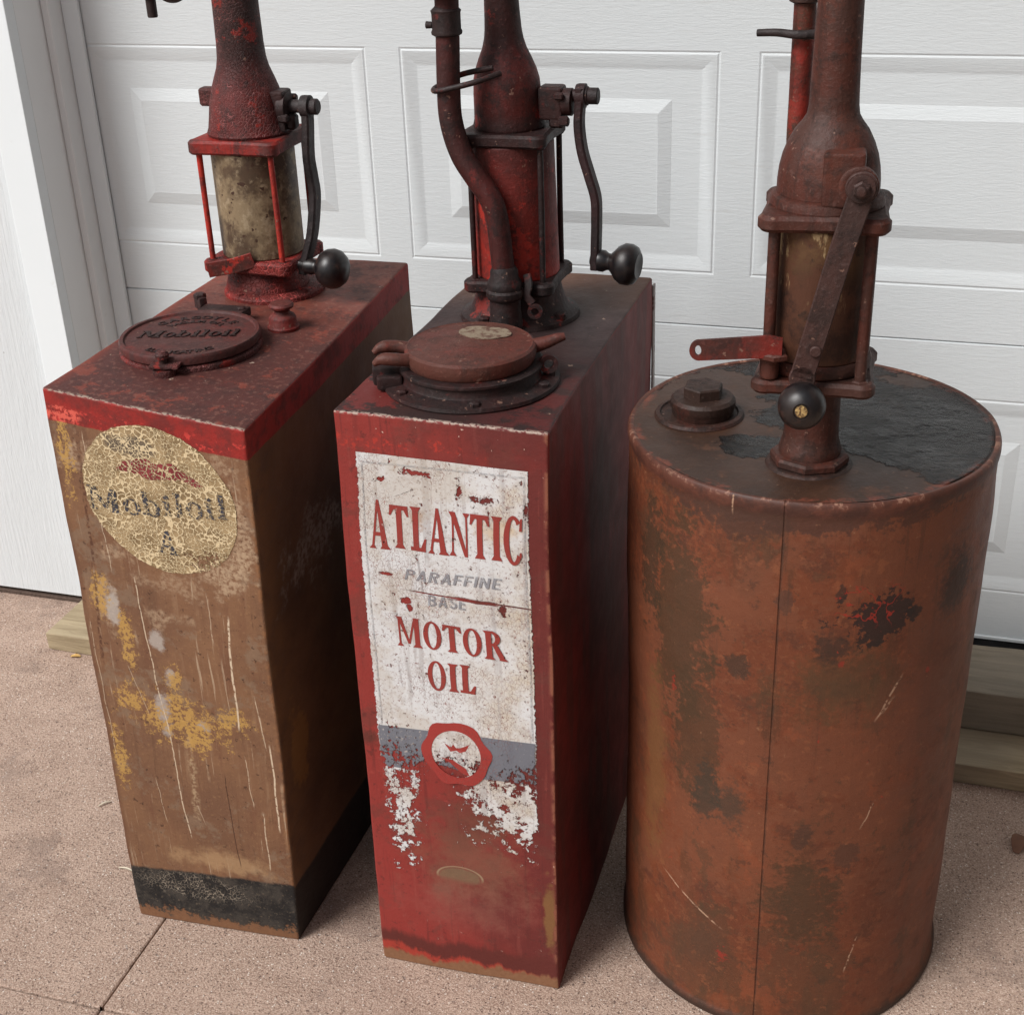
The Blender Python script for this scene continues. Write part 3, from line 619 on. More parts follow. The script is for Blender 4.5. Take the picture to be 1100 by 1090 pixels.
def tube(bm, pts, r, seg=16, smooth=True, n=8, cap=True, rf=None, flat=None):
    P = smooth_path(pts, n) if smooth else [Vector(p) for p in pts]
    up = None; rings = []
    for i, p in enumerate(P):
        d = (P[min(i+1, len(P)-1)] - P[max(i-1, 0)]).normalized()
        if up is None:
            up = d.orthogonal().normalized() if flat is None else (Vector(flat) - d*Vector(flat).dot(d)).normalized()
        else: up = (up - d*up.dot(d)).normalized()
        s = d.cross(up); rr = r if rf is None else r*rf(i/(len(P)-1))
        rings.append([bm.verts.new(p + (up*math.cos(a) + s*math.sin(a))*rr) for a in [2*math.pi*k/seg for k in range(seg)]])
    for a, b in zip(rings, rings[1:]):
        for i in range(seg): bm.faces.new((a[i], a[(i+1) % seg], b[(i+1) % seg], b[i]))
    if cap: bm.faces.new(list(reversed(rings[0]))); bm.faces.new(rings[-1])
    bmesh.ops.recalc_face_normals(bm, faces=bm.faces)
def strap(bm, pts, wdir, wid, thk, bev=0.0015, n=6, wf=None, smooth=True):
    """flat bar along pts; wdir = direction of the width"""
    P = smooth_path(pts, n) if smooth else [Vector(p) for p in pts]
    wd = Vector(wdir).normalized(); rings = []
    for i, p in enumerate(P):
        d = (P[min(i+1, len(P)-1)] - P[max(i-1, 0)]).normalized()
        w = (wd - d*wd.dot(d)).normalized(); t = d.cross(w)
        W = wid*0.5*(wf(i/(len(P)-1)) if wf else 1); T = thk*0.5
        cs = [(W-bev, T), (W, T-bev), (W, -T+bev), (W-bev, -T), (-W+bev, -T), (-W, -T+bev), (-W, T-bev), (-W+bev, T)]
        rings.append([bm.verts.new(p + w*a + t*b) for a, b in cs])
    for a, b in zip(rings, rings[1:]):
        for i in range(8): bm.faces.new((a[i], a[(i+1) % 8], b[(i+1) % 8], b[i]))
    bm.faces.new(list(reversed(rings[0]))); bm.faces.new(rings[-1])
    bmesh.ops.recalc_face_normals(bm, faces=bm.faces)
def slab(bm, outline, z0, z1, bev=0.003, amp=0.0, holes=None):
    """outline: list of (x,y) world, extruded z0..z1 with a bevelled rim"""
    c = Vector((sum(p[0] for p in outline)/len(outline), sum(p[1] for p in outline)/len(outline)))
    def inset(k):
        n = len(outline); out = []
        for i in range(n):
            p = Vector(outline[i]); a = (p - Vector(outline[i-1])).normalized(); b = (Vector(outline[(i+1) % n]) - p).normalized()
            nn = Vector((-(a.y+b.y), a.x+b.x)).normalized(); out.append(p + nn*k)
        return out
    area = sum(outline[i-1][0]*outline[i][1]-outline[i][0]*outline[i-1][1] for i in range(len(outline)))
    sg = 1 if area > 0 else -1
    rings = []
    for k, z in ((bev, z0), (0, z0+bev), (0, z1-bev), (bev, z1)):
        rings.append([bm.verts.new(wob((p.x, p.y, z), amp) if amp else (p.x, p.y, z)) for p in inset(k*sg)])
    n = len(outline)
    for a, b in zip(rings, rings[1:]):
        for i in range(n): bm.faces.new((a[i], a[(i+1) % n], b[(i+1) % n], b[i]))
    bm.faces.new(list(reversed(rings[0]))); bm.faces.new(rings[-1])
    bmesh.ops.recalc_face_normals(bm, faces=bm.faces)
def box(bm, lo, hi, bev=0.002, rot=None, seg=1):
    b2 = bmesh.new(); bmesh.ops.create_cube(b2, size=1.0)
    lo, hi = Vector(lo), Vector(hi); ce = (lo+hi)/2; sz = hi-lo
    for v in b2.verts: v.co = Vector((v.co.x*sz.x, v.co.y*sz.y, v.co.z*sz.z))
    if bev: bmesh.ops.bevel(b2, geom=b2.edges[:], offset=bev, segments=seg, affect='EDGES', profile=0.5)
    Mx = Matrix.Translation(ce) @ (rot.to_4x4() if rot else Matrix.Identity(4))
    bmesh.ops.transform(b2, matrix=Mx, verts=b2.verts)
    me = bpy.data.meshes.new('tmp'); b2.to_mesh(me); b2.free(); bm.from_mesh(me); bpy.data.meshes.remove(me)
def hexnut(bm, c, r, h, axis=(0, 0, 1)):
    lathe(bm, [(r-.0015, 0), (r, .0015), (r, h-.0015), (r-.002, h)], c, 6, axis)
def lobed(c, half, ang, lobe=0.016, R0=None, n=10):
    """square plate outline with rounded corner lobes; half = distance centre to rod"""
    out = []
    for k in range(4):
        a = ang + k*math.pi/2
        cc = Vector((c[0] + half*math.cos(a), c[1] + half*math.sin(a)))
        for j in range(n+1):
            b = a - R(75) + R(150)*j/n
            out.append((cc.x + lobe*math.cos(b), cc.y + lobe*math.sin(b)))
        m_ = a + math.pi/4; dd = half*math.cos(math.pi/4)
        out.append((c[0] + (dd+lobe*0.72)*math.cos(m_), c[1] + (dd+lobe*0.72)*math.sin(m_)))
    return out

# ------------------------------------------------------------------ ground
def ground():
    bm = bmesh.new(); xs = [-60, -20, -6, -2.73, -0.774, -0.7685, 1.2, 5, 20, 60]; g = 0.0035
    def quad(x0, x1, y0, y1, z=0.0):
        v = [bm.verts.new(p) for p in ((x0, y0, z), (x1, y0, z), (x1, y1, z), (x0, y1, z))]; bm.faces.new(v)
    jx = [-60, -3.35, -0.7713, 1.81, 60]; jy = [-60, -3.5, -0.906, 0.31, 8]
    for i in range(4):
        for j in range(4):
            x0, x1, y0, y1 = jx[i]+g, jx[i+1]-g, jy[j]+g, jy[j+1]-g
            quad(x0, x1, y0, y1)
            # rounded arrises down into the groove
            b = 0.004
            for (ax, ay, bx, by, nx, ny) in ((x0, y0, x1, y0, 0, -1), (x1, y0, x1, y1, 1, 0), (x1, y1, x0, y1, 0, 1), (x0, y1, x0, y0, -1, 0)):
                p = [(ax, ay, 0), (ax+nx*b*.5, ay+ny*b*.5, -.0015), (ax+nx*g*.9, ay+ny*g*.9, -.012)]
                q = [(bx, by, 0), (bx+nx*b*.5, by+ny*b*.5, -.0015), (bx+nx*g*.9, by+ny*g*.9, -.012)]
                for k in range(2):
                    bm.faces.new([bm.verts.new(t) for t in (p[k], p[k+1], q[k+1], q[k])])
    bmesh.ops.recalc_face_normals(bm, faces=bm.faces)
    for f in bm.faces:
        if f.normal.z < 0: f.normal_flip()
    o = link('concrete_ground', bm, M['ground'], smooth=False); o['kind'] = 'structure'
    bm = bmesh.new()
    v = [bm.verts.new(p) for p in ((-80, -80, -.010), (80, -80, -.010), (80, 30, -.010), (-80, 30, -.010))]; bm.faces.new(v)
    o = link('joint_dirt_ground', bm, M['dirt'], smooth=False); o['kind'] = 'structure'
ground()

# ------------------------------------------------------------------ garage wall, frame and door
DY = 0.20
def setting():
    # siding wall left of the opening with vertical grain, and above
    bm = bmesh.new(); rnd = random.Random(3)
    x = -1.372; k = 0
    while x > -5.5:
        x0 = x - 0.203 if k else x - 0.30
        box(bm, (x0+.004, 0.068, 0.018), (x, 0.10, 2.9), 0.002)
        box(bm, (x0-.001, 0.078, 0.014), (x0+.005, 0.099, 2.9), 0)
        x = x0; k += 1
    box(bm, (-5.5, 0.101, -0.2), (-1.385, 0.24, 2.9), 0)
    t = thing('house_wall', (-3.4, 0.15, 0), 'white vertical-grain siding wall beside the garage opening, gap and dirt at its foot', 'wall')
    link('siding', bm, M['siding'], t)
    bm = bmesh.new(); box(bm, (-5.5, 0.072, -0.01), (-1.31, 0.10, 0.010), 0.002)
    rough_up(bm, 0.004, 30, 3); link('rotted_bottom_strip', bm, M['dirt'], t)
    bm = bmesh.new(); box(bm, (-5.5, 0.068, 2.20), (2.6, 0.12, 3.2), 0.002); link('wall_above_door', bm, M['siding'], t)
    bm = bmesh.new(); box(bm, (1.31, 0.068, 0.01), (5.0, 0.12, 2.2), 0.002); link('wall_right', bm, M['siding'], t)
    bm = bmesh.new(); box(bm, (-5.6, -0.42, 2.62), (5.2, 0.30, 2.70), 0.004); link('soffit', bm, M['trim'], t)
    bm = bmesh.new(); box(bm, (1.62, -4.6, 0.01), (1.95, 0.067, 3.2), 0.004); link('added_shade_wall', bm, M['shade_wall'], t)  # unseen wall, added to cut sky light and darken the right side
    # door frame
    t = thing('door_frame', (-1.30, 0.12, 0), 'white painted casing and grey shaded jamb left of the garage door', 'door frame')
    bm = bmesh.new(); box(bm, (-1.372, 0.045, 0.01), (-1.306, 0.072, 2.24), 0.0025, seg=2); box(bm, (-1.3745, 0.060, 0.012), (-1.3715, 0.0675, 2.23), 0); link('casing', bm, M['trim'], t)
    bm = bmesh.new(); box(bm, (-1.385, 0.0722, 0.01), (-1.3075, 0.19, 2.20), 0.0015); link('jamb', bm, M['jamb'], t)
    bm = bmesh.new(); box(bm, (-1.3074, 0.150, 0.02), (-1.292, 0.206, 2.20), 0.002); link('door_stop', bm, M['jamb'], t)
    bm = bmesh.new(); box(bm, (-1.2918, 0.189, 0.03), (-1.2585, 0.1985, 2.20), 0.002); link('weather_seal', bm, M['trim'], t)
    bm = bmesh.new(); box(bm, (-1.30, 0.045, 2.13), (1.31, 0.072, 2.24), 0.002); box(bm, (-1.30, 0.0722, 2.10), (1.31, 0.19, 2.20), 0.002); link('head_casing', bm, M['trim'], t)
    bm = bmesh.new(); box(bm, (1.25, 0.045, 0.01), (1.33, 0.19, 2.12), 0.002); link('right_jamb', bm, M['trim'], t)
    # door
    d = thing('garage_door', (0, DY, 0), 'closed white sectional garage door with raised rectangular panels', 'garage door')
    zs = [0.1085, 0.665, 1.2215, 1.778, 2.13]; X0, X1 = -1.2655, 1.26
    pw, gap = 0.547, 0.0605
    for i in range(4):
        bm = bmesh.new(); z0, z1 = zs[i], zs[i+1]
        lo, hi = z0 + 0.0905, z1 - 0.0985
        xs = [X0-0.04]; panels = []
        x = X0
        while x + pw < 1.5 and len(panels) < 4:
            panels.append((x, x+pw)); x += pw + gap
        def V3(x, y, z): return bm.verts.new((x, DY + y, z))
        def Q(a, b, c, e): bm.faces.new((a, b, c, e))
        def rect(x0, x1, y, za, zb): return [V3(x0, y, za), V3(x1, y, za), V3(x1, y, zb), V3(x0, y, zb)]
        # face strips (rails / stiles) as one grid with openings for the panels
        zt = z1 - 0.0035; zb = z0 + 0.0005
        XL, XR = X0-0.04, panels[-1][1]+0.04
        gx = [XL]
        for a, b in panels: gx += [a, b]
        gx.append(XR); gz = [zb, lo, hi, zt]
        for j in range(3):
            for i_ in range(len(gx)-1):
                if j == 1 and i_ % 2 == 1: continue
                Q(*rect(gx[i_], gx[i_+1], 0, gz[j], gz[j+1]))
        # lap joint at the top and bottom of the section
        Q(V3(XL, 0, zt), V3(XR, 0, zt), V3(XR, .006, z1), V3(XL, .006, z1)); Q(V3(XL, 0, zb), V3(XR, 0, zb), V3(XR, .010, z0), V3(XL, .010, z0))
        Q(*rect(XL, XR, 0.010, z0-0.004, z0+0.001))
        prof = [(0, 0), (0.003, 0.0012), (0.006, 0.0), (0.010, 0.0004), (0.028, 0.0046), (0.032, 0.0052), (0.078, 0.0052), (0.081, 0.0044), (0.100, 0.0004), (0.103, 0.0008)]
        for a, b in panels:
            rings = []
            for off, y in prof:
                oz = min(off, 0.172)
                rings.append([V3(a+off, y, lo+oz), V3(b-off, y, lo+oz), V3(b-off, y, hi-oz), V3(a+off, y, hi-oz)])
            for p, q in zip(rings, rings[1:]):
                for k in range(4): bm.faces.new((p[k], p[(k+1) % 4], q[(k+1) % 4], q[k]))
            bm.faces.new(rings[-1])
        bmesh.ops.remove_doubles(bm, verts=bm.verts, dist=1e-5)
        bmesh.ops.recalc_face_normals(bm, faces=bm.faces)
        if sum(f.normal.y*f.calc_area() for f in bm.faces) > 0: bmesh.ops.reverse_faces(bm, faces=bm.faces)
        o = link('door_section', bm, M['door'], d, smooth=True, ang=12)
        # backing so the section has thickness
        bm = bmesh.new(); box(bm, (XL+.01, DY+0.012, z0+.002), (XR-.01, DY+0.045, z1-.002), 0.001); link('section_core', bm, M['door'], o)
    bm = bmesh.new(); box(bm, (-1.26, DY-0.004, 0.1012), (1.26, DY+0.03, 0.1080), 0.001); link('bottom_rail', bm, M['door'], d)
    bm = bmesh.new(); box(bm, (-1.26, DY-0.001, 0.045), (1.26, DY+0.03, 0.1010), 0.003); link('bottom_gasket', bm, M['rubber'], d)
    # timbers under the door
    bm = bmesh.new(); box(bm, (-1.295, -0.004, 0.0405), (1.60, 0.150, 0.118), 0.004, seg=2); rough_up(bm, 0.0012, 9, 0)
    bmesh.ops.subdivide_edges(bm, edges=[e for e in bm.edges if e.calc_length() > 1], cuts=60)
    rough_up(bm, 0.0022, 12)
    o = link('sill_timber', bm, M['wood2']); tag(o, 'weathered grey-brown sill timber directly under the garage door', 'timber')
    bm = bmesh.new(); box(bm, (-1.378, -0.106, 0.001), (1.75, 0.030, 0.039), 0.003, seg=2)
    bmesh.ops.subdivide_edges(bm, edges=[e for e in bm.edges if e.calc_length() > 1], cuts=60)
    for v in bm.verts: v.co = wob(v.co, 0.0016, 12)
    o = link('ground_plank', bm, M['wood']); tag(o, 'pale plank lying flat on the concrete, its end showing left of the brown tank', 'plank')
setting()

# ------------------------------------------------------------------ tanks
def hull(corn):
    """corn: dict of 8 corners (u,v,w) in {0,1}; returns trilinear map"""
    def f(u, v, w):
        p = Vector((0, 0, 0))
        for i in (0, 1):
            for j in (0, 1):
                for k in (0, 1):
                    p += Vector(corn[(i, j, k)]) * ((u if i else 1-u)*(v if j else 1-v)*(w if k else 1-w))
        return p
    return f
HA = hull({(0,0,0): (-.8134, -.7276, 0), (1,0,0): (-.5533, -.7162, 0), (0,1,0): (-.826, -.13, 0), (1,1,0): (-.535, -.115, 0),
           (0,0,1): (-.8111, -.7115, .857), (1,0,1): (-.5099, -.7548, .843), (0,1,1): (-.8165, -.118, .85), (1,1,1): (-.5436, -.116, .85)})
HB = hull({(0,0,0): (-.4227, -.7149, 0), (1,0,0): (-.1592, -.712, 0), (0,1,0): (-.421, -.125, 0), (1,1,0): (-.152, -.125, 0),
           (0,0,1): (-.4298, -.6896, .85), (1,0,1): (-.1599, -.6984, .85), (0,1,1): (-.4160, -.117, .85), (1,1,1): (-.1563, -.117, .85)})
def tank_body(H, W, D, Z, rad, dent, seed):
    """rounded box through the hull map, with UVs in metres and three material slots"""
    bm = bmesh.new(); uv = bm.loops.layers.uv.new('UVMap')
    def axis_grid(L, step):
        e = [0, rad*.12, rad*.35, rad*.65, rad]; n = max(2, int((L-2*rad)/step))
        mid = [rad + (L-2*rad)*k/n for k in range(1, n)]
        return e + mid + [L-x for x in reversed(e)]
    gx, gy, gz = axis_grid(W, .012), axis_grid(D, .016), axis_grid(Z, .014)
    sv = Vector((seed*3.1, seed*1.7, seed*.9))
    def P(x, y, z):
        q = Vector((min(max(x, rad), W-rad), min(max(y, rad), D-rad), min(max(z, rad), Z-rad)))
        d = Vector((x, y, z)) - q
        if d.length > 1e-9: d = d.normalized()*rad
        p = q + d
        w = H(p.x/W, p.y/D, p.z/Z)
        n1 = nvec(w*5.0 + sv)*dent + nvec(w*22.0 + sv)*dent*.22
        k = min(1.0, p.z/0.08)
        return w + Vector((n1.x, n1.y, n1.z*.5*k))
    def face(ga, gb, fn, uvf, mi, flip):
        vs = [[bm.verts.new(P(*fn(a, b))) for a in ga] for b in gb]
        for j in range(len(gb)-1):
            for i in range(len(ga)-1):
                l = [vs[j][i], vs[j][i+1], vs[j+1][i+1], vs[j+1][i]]; cs = [(ga[i], gb[j]), (ga[i+1], gb[j]), (ga[i+1], gb[j+1]), (ga[i], gb[j+1])]
                if flip: l.reverse(); cs.reverse()
                f = bm.faces.new(l); f.material_index = mi
                for lo, c in zip(f.loops, cs): lo[uv].uv = uvf(*c)
    face(gx, gz, lambda a, b: (a, 0, b), lambda a, b: (a, b), 0, False)
    face(gx, gz, lambda a, b: (a, D, b), lambda a, b: (a+.2, b), 1, True)
    face(gy, gz, lambda a, b: (W, a, b), lambda a, b: (a, b), 1, False)
    face(gy, gz, lambda a, b: (0, a, b), lambda a, b: (a, b), 1, True)
    face(gx, gy, lambda a, b: (a, b, Z), lambda a, b: (a, b), 2, False)
    face(gx, gy, lambda a, b: (a, b, 0), lambda a, b: (a, b), 1, True)
    # weld seams but keep UVs (they are per loop)
    bmesh.ops.remove_doubles(bm, verts=bm.verts, dist=1e-5)
    return bm, P
rootA = thing('oil_dispenser', (-.68, -.42, 0), 'brown oil-stained lubricant dispenser with a red top band, crackled round emblem and black foot', 'oil dispenser', 'antique oil dispensers in front of the garage door')
rootB = thing('oil_dispenser', (-.29, -.41, 0), 'red rectangular oil dispenser with a flaking white motor oil sign', 'oil dispenser', 'antique oil dispensers in front of the garage door')
rootC = thing('oil_dispenser', (.1165, -.4817, 0), 'rusty brown round drum oil dispenser with black tar on its top', 'oil dispenser', 'antique oil dispensers in front of the garage door')
bm, PA = tank_body(HA, WA, .60, .85, .0045, .0042, 1)
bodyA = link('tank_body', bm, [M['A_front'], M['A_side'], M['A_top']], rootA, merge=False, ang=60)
WB = .2665
bm, PB = tank_body(HB, WB, .575, .85, .0040, .0040, 5)
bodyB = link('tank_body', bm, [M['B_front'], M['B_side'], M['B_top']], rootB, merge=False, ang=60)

# --- 2-D shapes laid on a tank front
def flat(name, polys, PF, n, mat, parent, step=None):
    """polys: lists of (s,t) outlines; PF the tank surface map; n = distance in front"""
    bm = bmesh.new(); uv = bm.loops.layers.uv.new('UVMap')
    for k, pl in enumerate(polys):
        vs = [bm.verts.new((s, t, 0)) for s, t in pl]
        try: f = bm.faces.new(vs)
        except ValueError: continue
        for v in vs: v.co.z = k*0.00001
    bmesh.ops.triangulate(bm, faces=bm.faces[:])
    if step:
        xs = [v.co.x for v in bm.verts]; ys = [v.co.y for v in bm.verts]
        x = math.floor(min(xs)/step)*step
        while x < max(xs):
            bmesh.ops.bisect_plane(bm, geom=bm.verts[:]+bm.edges[:]+bm.faces[:], plane_co=(x, 0, 0), plane_no=(1, 0, 0)); x += step
        y = math.floor(min(ys)/step)*step
        while y < max(ys):
            bmesh.ops.bisect_plane(bm, geom=bm.verts[:]+bm.edges[:]+bm.faces[:], plane_co=(0, y, 0), plane_no=(0, 1, 0)); y += step
    for f in bm.faces:
        for l in f.loops: l[uv].uv = (l.vert.co.x, l.vert.co.y)
    for v in bm.verts:
        s, t, z = v.co; v.co = PF(s, 0, t) + Vector((0, -(n + z), 0))
    bmesh.ops.recalc_face_normals(bm, faces=bm.faces)
    for f in bm.faces:
        if f.normal.y > 0: f.normal_flip()
    return link(name, bm, mat, parent, merge=False, smooth=True, ang=60)
def ellipse(cx, cy, rx, ry, n=64, a0=0, a1=360):
    return [(cx + rx*math.cos(R(a0+(a1-a0)*i/n)), cy + ry*math.sin(R(a0+(a1-a0)*i/n))) for i in range(n if a1-a0 == 360 else n+1)]
def ringp(cx, cy, rx, ry, wx, wy, a0=0, a1=360, n=36, fn=None):
    out = []
    for i in range(n):
        q = []
        for a, inn in ((a0+(a1-a0)*i/n, 0), (a0+(a1-a0)*(i+1)/n, 0), (a0+(a1-a0)*(i+1)/n, 1), (a0+(a1-a0)*i/n, 1)):
            k = fn(a) if fn and not inn else 1
            q.append((cx + (rx*k-wx*inn)*math.cos(R(a)), cy + (ry*k-wy*inn)*math.sin(R(a))))
        out.append(q)
    return out
# letters in a unit box, width w; returned as polygons
def stem(x, w, y0=0., y1=1., s=.10, top=True, bot=True, dx=0.):
    p = [[(x+dx*y0, y0), (x+w+dx*y0, y0), (x+w+dx*y1, y1), (x+dx*y1, y1)]]
    if bot: p.append([(x-s+dx*y0, y0), (x+w+s+dx*y0, y0), (x+w+dx*y0, y0+.10), (x+dx*y0, y0+.10)])
    if top: p.append([(x+dx*y1, y1-.10), (x+w+dx*y1, y1-.10), (x+w+s+dx*y1, y1), (x-s+dx*y1, y1)])
    return p
def glyph(ch):
    if ch == 'I': return stem(.10, .22), .42
    if ch == 'T': return stem(.24, .22, top=False) + [[(0, .90), (.70, .90), (.70, 1.0), (0, 1.0)], [(0, .90), (-.03, .76), (.04, .76), (.16, .90)], [(.54, .90), (.66, .76), (.73, .76), (.70, .90)]], .72
    if ch == 'L': return stem(.10, .22, bot=False) + [[(0, 0), (.58, 0), (.58, .09), (0, .09)], [(.40, .09), (.58, .09), (.62, .30), (.55, .30)]], .64
    if ch == 'A': return [[(.06, 0), (.15, 0), (.38, 1.02), (.30, 1.02)], [(.46, 0), (.70, 0), (.40, 1.02), (.30, 1.02)], [(.14, .27), (.56, .27), (.54, .35), (.17, .35)], [(-.03, 0), (.24, 0), (.17, .07), (.07, .07)], [(.38, 0), (.80, 0), (.68, .08), (.48, .08)]], .76
    if ch == 'N': return stem(.08, .07, top=False) + stem(.60, .07, bot=False) + [[(-.02, 1), (.22, 1), (.67, 0), (.55, 0), (.08, .88)]], .74
    if ch == 'M': return stem(.08, .08, top=False) + stem(.72, .20, top=False) + [[(-.02, 1), (.24, 1), (.53, .10), (.44, .10), (.10, .92)], [(.44, .10), (.53, .10), (.80, 1.0), (.72, 1.0)], [(.70, .9), (1.0, 1.0), (.70, 1.0)]], 1.02
    if ch == 'O': return ringp(.36, .5, .36, .52, .19, .07), .74
    if ch == 'C': return ringp(.36, .5, .36, .54, .20, .08, 48, 320) + [[(.56, .72), (.66, .72), (.68, 1.0), (.60, .98)], [(.56, .12), (.66, .17), (.64, .26), (.57, .24)]], .70
    if ch == 'R': return stem(.10, .22) + ringp(.32, .74, .34, .26, .19, .08, -90, 90, 18) + [[(.30, .92), (.34, .92), (.34, 1.0), (.30, 1.0)], [(.34, .52), (.54, .52), (.84, .02), (.60, .02)], [(.56, 0), (.92, 0), (.84, .07), (.62, .07)]], .88
    # light sans capitals
    w = .15
    if ch == 'p': return [[(0, 0), (w, 0), (w, 1), (0, 1)]] + ringp(.22, .74, .32, .26, w, .13, -90, 90, 14) + [[(w, .87), (.22, .87), (.22, 1), (w, 1)], [(w, .48), (.22, .48), (.22, .61), (w, .61)]], .62
    if ch == 'a': return [[(0, 0), (w, 0), (.37, 1), (.23, 1)], [(.45, 0), (.60, 0), (.37, 1), (.23, 1)], [(.12, .24), (.48, .24), (.45, .37), (.15, .37)]], .68
    if ch == 'r': return glyph('p')[0] + [[(.20, .50), (.36, .50), (.54, 0), (.38, 0)]], .64
    if ch == 'f': return [[(0, 0), (w, 0), (w, 1), (0, 1)], [(w, .87), (.46, .87), (.46, 1), (w, 1)], [(w, .45), (.40, .45), (.40, .58), (w, .58)]], .54
    if ch == 'e': return glyph('f')[0] + [[(w, 0), (.46, 0), (.46, .13), (w, .13)]], .56
    if ch == 'i': return [[(0, 0), (w, 0), (w, 1), (0, 1)]], .25
    if ch == 'n': return [[(0, 0), (w, 0), (w, 1), (0, 1)], [(.42, 0), (.57, 0), (.57, 1), (.42, 1)], [(0, 1), (w, 1), (.57, 0), (.42, 0)]], .68
    if ch == 'b': return glyph('p')[0] + ringp(.24, .28, .34, .28, w, .13, -90, 90, 14) + [[(w, 0), (.24, 0), (.24, .13), (w, .13)]], .66
    if ch == 's': return ringp(.27, .73, .26, .27, .14, .13, 20, 270, 14) + ringp(.27, .28, .26, .28, .14, .13, -160, 90, 14), .60
    return [], .4
def word(txt, x0, x1, y0, h, y1=None, slant=0., heights=None):
    gl = [glyph(c) for c in txt]; tot = sum(g[1] for g in gl) + .05*(len(gl)-1); k = (x1-x0)/tot; out = []; x = 0
    if y1 is None: y1 = y0
    for i, (pl, w) in enumerate(gl):
        hh = h*(heights[i] if heights else 1); yb = y0 + (y1-y0)*(i/(max(1, len(gl)-1)))
        yb -= (hh-h)*.5
        for p in pl: out.append([(x0 + (x+a)*k + slant*b*hh, yb + b*hh) for a, b in p])
        x += w + .05
    return out
# painted sign on tank B
lab = flat('painted_sign', [[(.022, .17), (.246, .17), (.246, .7985), (.022, .7985)]], PB, .0006, LM['white'], rootB, .012)
lab['label'] = 'flaking white painted motor oil sign'
flat('sign_border', [[(.0305, .41), (.0325, .41), (.0325, .787), (.0305, .787)], [(.0325, .785), (.2375, .789), (.2375, .7912), (.0325, .7872)], [(.2355, .42), (.2378, .42), (.2378, .789), (.2355, .789)]], PB, .0009, LM['border'], lab, .012)
flat('sign_band', [[(.022, .3415), (.244, .350), (.244, .417), (.022, .4075)]], PB, .0009, LM['band'], lab, .012)
flat('lettering', word('ATLANTIC', .0375, .2345, .6735, .0605, .6765, heights=[1.08, .96, .98, 1, .98, .98, .98, 1.02]), PB, .0010, LM['red'], lab, .012)
flat('lettering', word('paraffine', .080, .206, .6325, .0150, .637, slant=.25), PB, .0010, LM['grey'], lab, .012)
flat('lettering', word('base', .110, .160, .6000, .0160, .6015, slant=.1), PB, .0010, LM['grey'], lab, .012)
flat('lettering', word('MOTOR', .064, .207, .5365, .0400, .5350, heights=[1.08, 1, .97, 1, 1.05]), PB, .0010, LM['red'], lab, .012)
flat('lettering', word('OIL', .102, .166, .4760, .0420, .4775, heights=[1.02, 1, 1]), PB, .0010, LM['red'], lab, .012)
def wav(a): return 1 + .05*math.sin(R(a*6)+1) + .02*math.sin(R(a*9))
flat('sign_ring', ringp(.1335, .3805, .0465, .050, .013, .0135, n=48, fn=wav), PB, .0013, LM['ring'], lab, .012)
flat('sign_disc', [ellipse(.1335, .3805, .034, .037)], PB, .0011, LM['disc'], lab, .012)
flat('disc_motif', [[(.118, .396), (.127, .391), (.130, .396), (.134, .391), (.140, .392), (.152, .399), (.147, .388), (.139, .384), (.134, .387), (.126, .384)], [(.112, .372), (.124, .366), (.140, .352), (.151, .349), (.146, .360), (.128, .371)]], PB, .0013, LM['ring'], lab, .012)

# emblem on tank A
emb = flat('painted_emblem', [ellipse(.150, .7235, .116, .111)], PA, .0006, EM['disc'], rootA, .012)
emb['label'] = 'crackled cream round emblem with faded dark lettering'
def text_polys(txt, size, sx=1.0, bold=0.0, spacing=1.0):
    cu = bpy.data.curves.new('t', 'FONT'); cu.body = txt; cu.size = size; cu.offset = bold; cu.space_character = spacing; cu.align_x = 'CENTER'
    cu.resolution_u = 4
    ob = bpy.data.objects.new('t', cu); COL.objects.link(ob); dg = bpy.context.evaluated_depsgraph_get()
    me = bpy.data.meshes.new_from_object(ob.evaluated_get(dg))
    out = [[(me.vertices[i].co.x*sx, me.vertices[i].co.y) for i in p.vertices] for p in me.polygons]
    bpy.data.objects.remove(ob); bpy.data.curves.remove(cu); bpy.data.meshes.remove(me); return out
# serif lower case built from strokes
def lc(ch):
    b, th = .15, .05
    st = lambda x, h, d=0.: [[(x, d), (x+b, d), (x+b, h), (x, h)], [(x-.07, d), (x+b+.07, d), (x+b+.07, d+.06), (x-.07, d+.06)], [(x-.08, h-.06), (x, h-.06), (x+.02, h), (x-.08, h)]]
    if ch == 'M': return [[(.02, 0), (.10, 0), (.10, 1), (.02, 1)], [(.0, 1), (.24, 1), (.52, .12), (.42, .12)], [(.42, .12), (.52, .12), (.80, 1), (.70, 1)], [(.68, 0), (.88, 0), (.88, 1), (.68, 1)], [(-.06, 0), (.18, 0), (.18, .06), (-.06, .06)], [(.58, 0), (.98, 0), (.98, .06), (.58, .06)], [(-.06, .94), (.1, .94), (.1, 1), (-.06, 1)], [(.8, .94), (.98, .94), (.98, 1), (.8, 1)]], 1.06
    if ch == 'o': return ringp(.27, .33, .27, .35, .15, .05, n=22), .62
    if ch == 'b': return st(.04, 1.0) + ringp(.30, .33, .27, .35, .14, .05, n=22), .66
    if ch == 'i': return st(.08, .66) + [ellipse(.155, .84, .09, .09, 12)], .38
    if ch == 'l': return st(.08, 1.0), .38
    if ch == 'A': return [[(.0, 0), (.10, 0), (.40, 1), (.32, 1)], [(.50, 0), (.74, 0), (.44, 1), (.32, 1)], [(.12, .28), (.58, .28), (.56, .36), (.16, .36)], [(-.08, 0), (.2, 0), (.2, .06), (-.08, .06)], [(.42, 0), (.82, 0), (.82, .06), (.42, .06)]], .76
    return [], .3
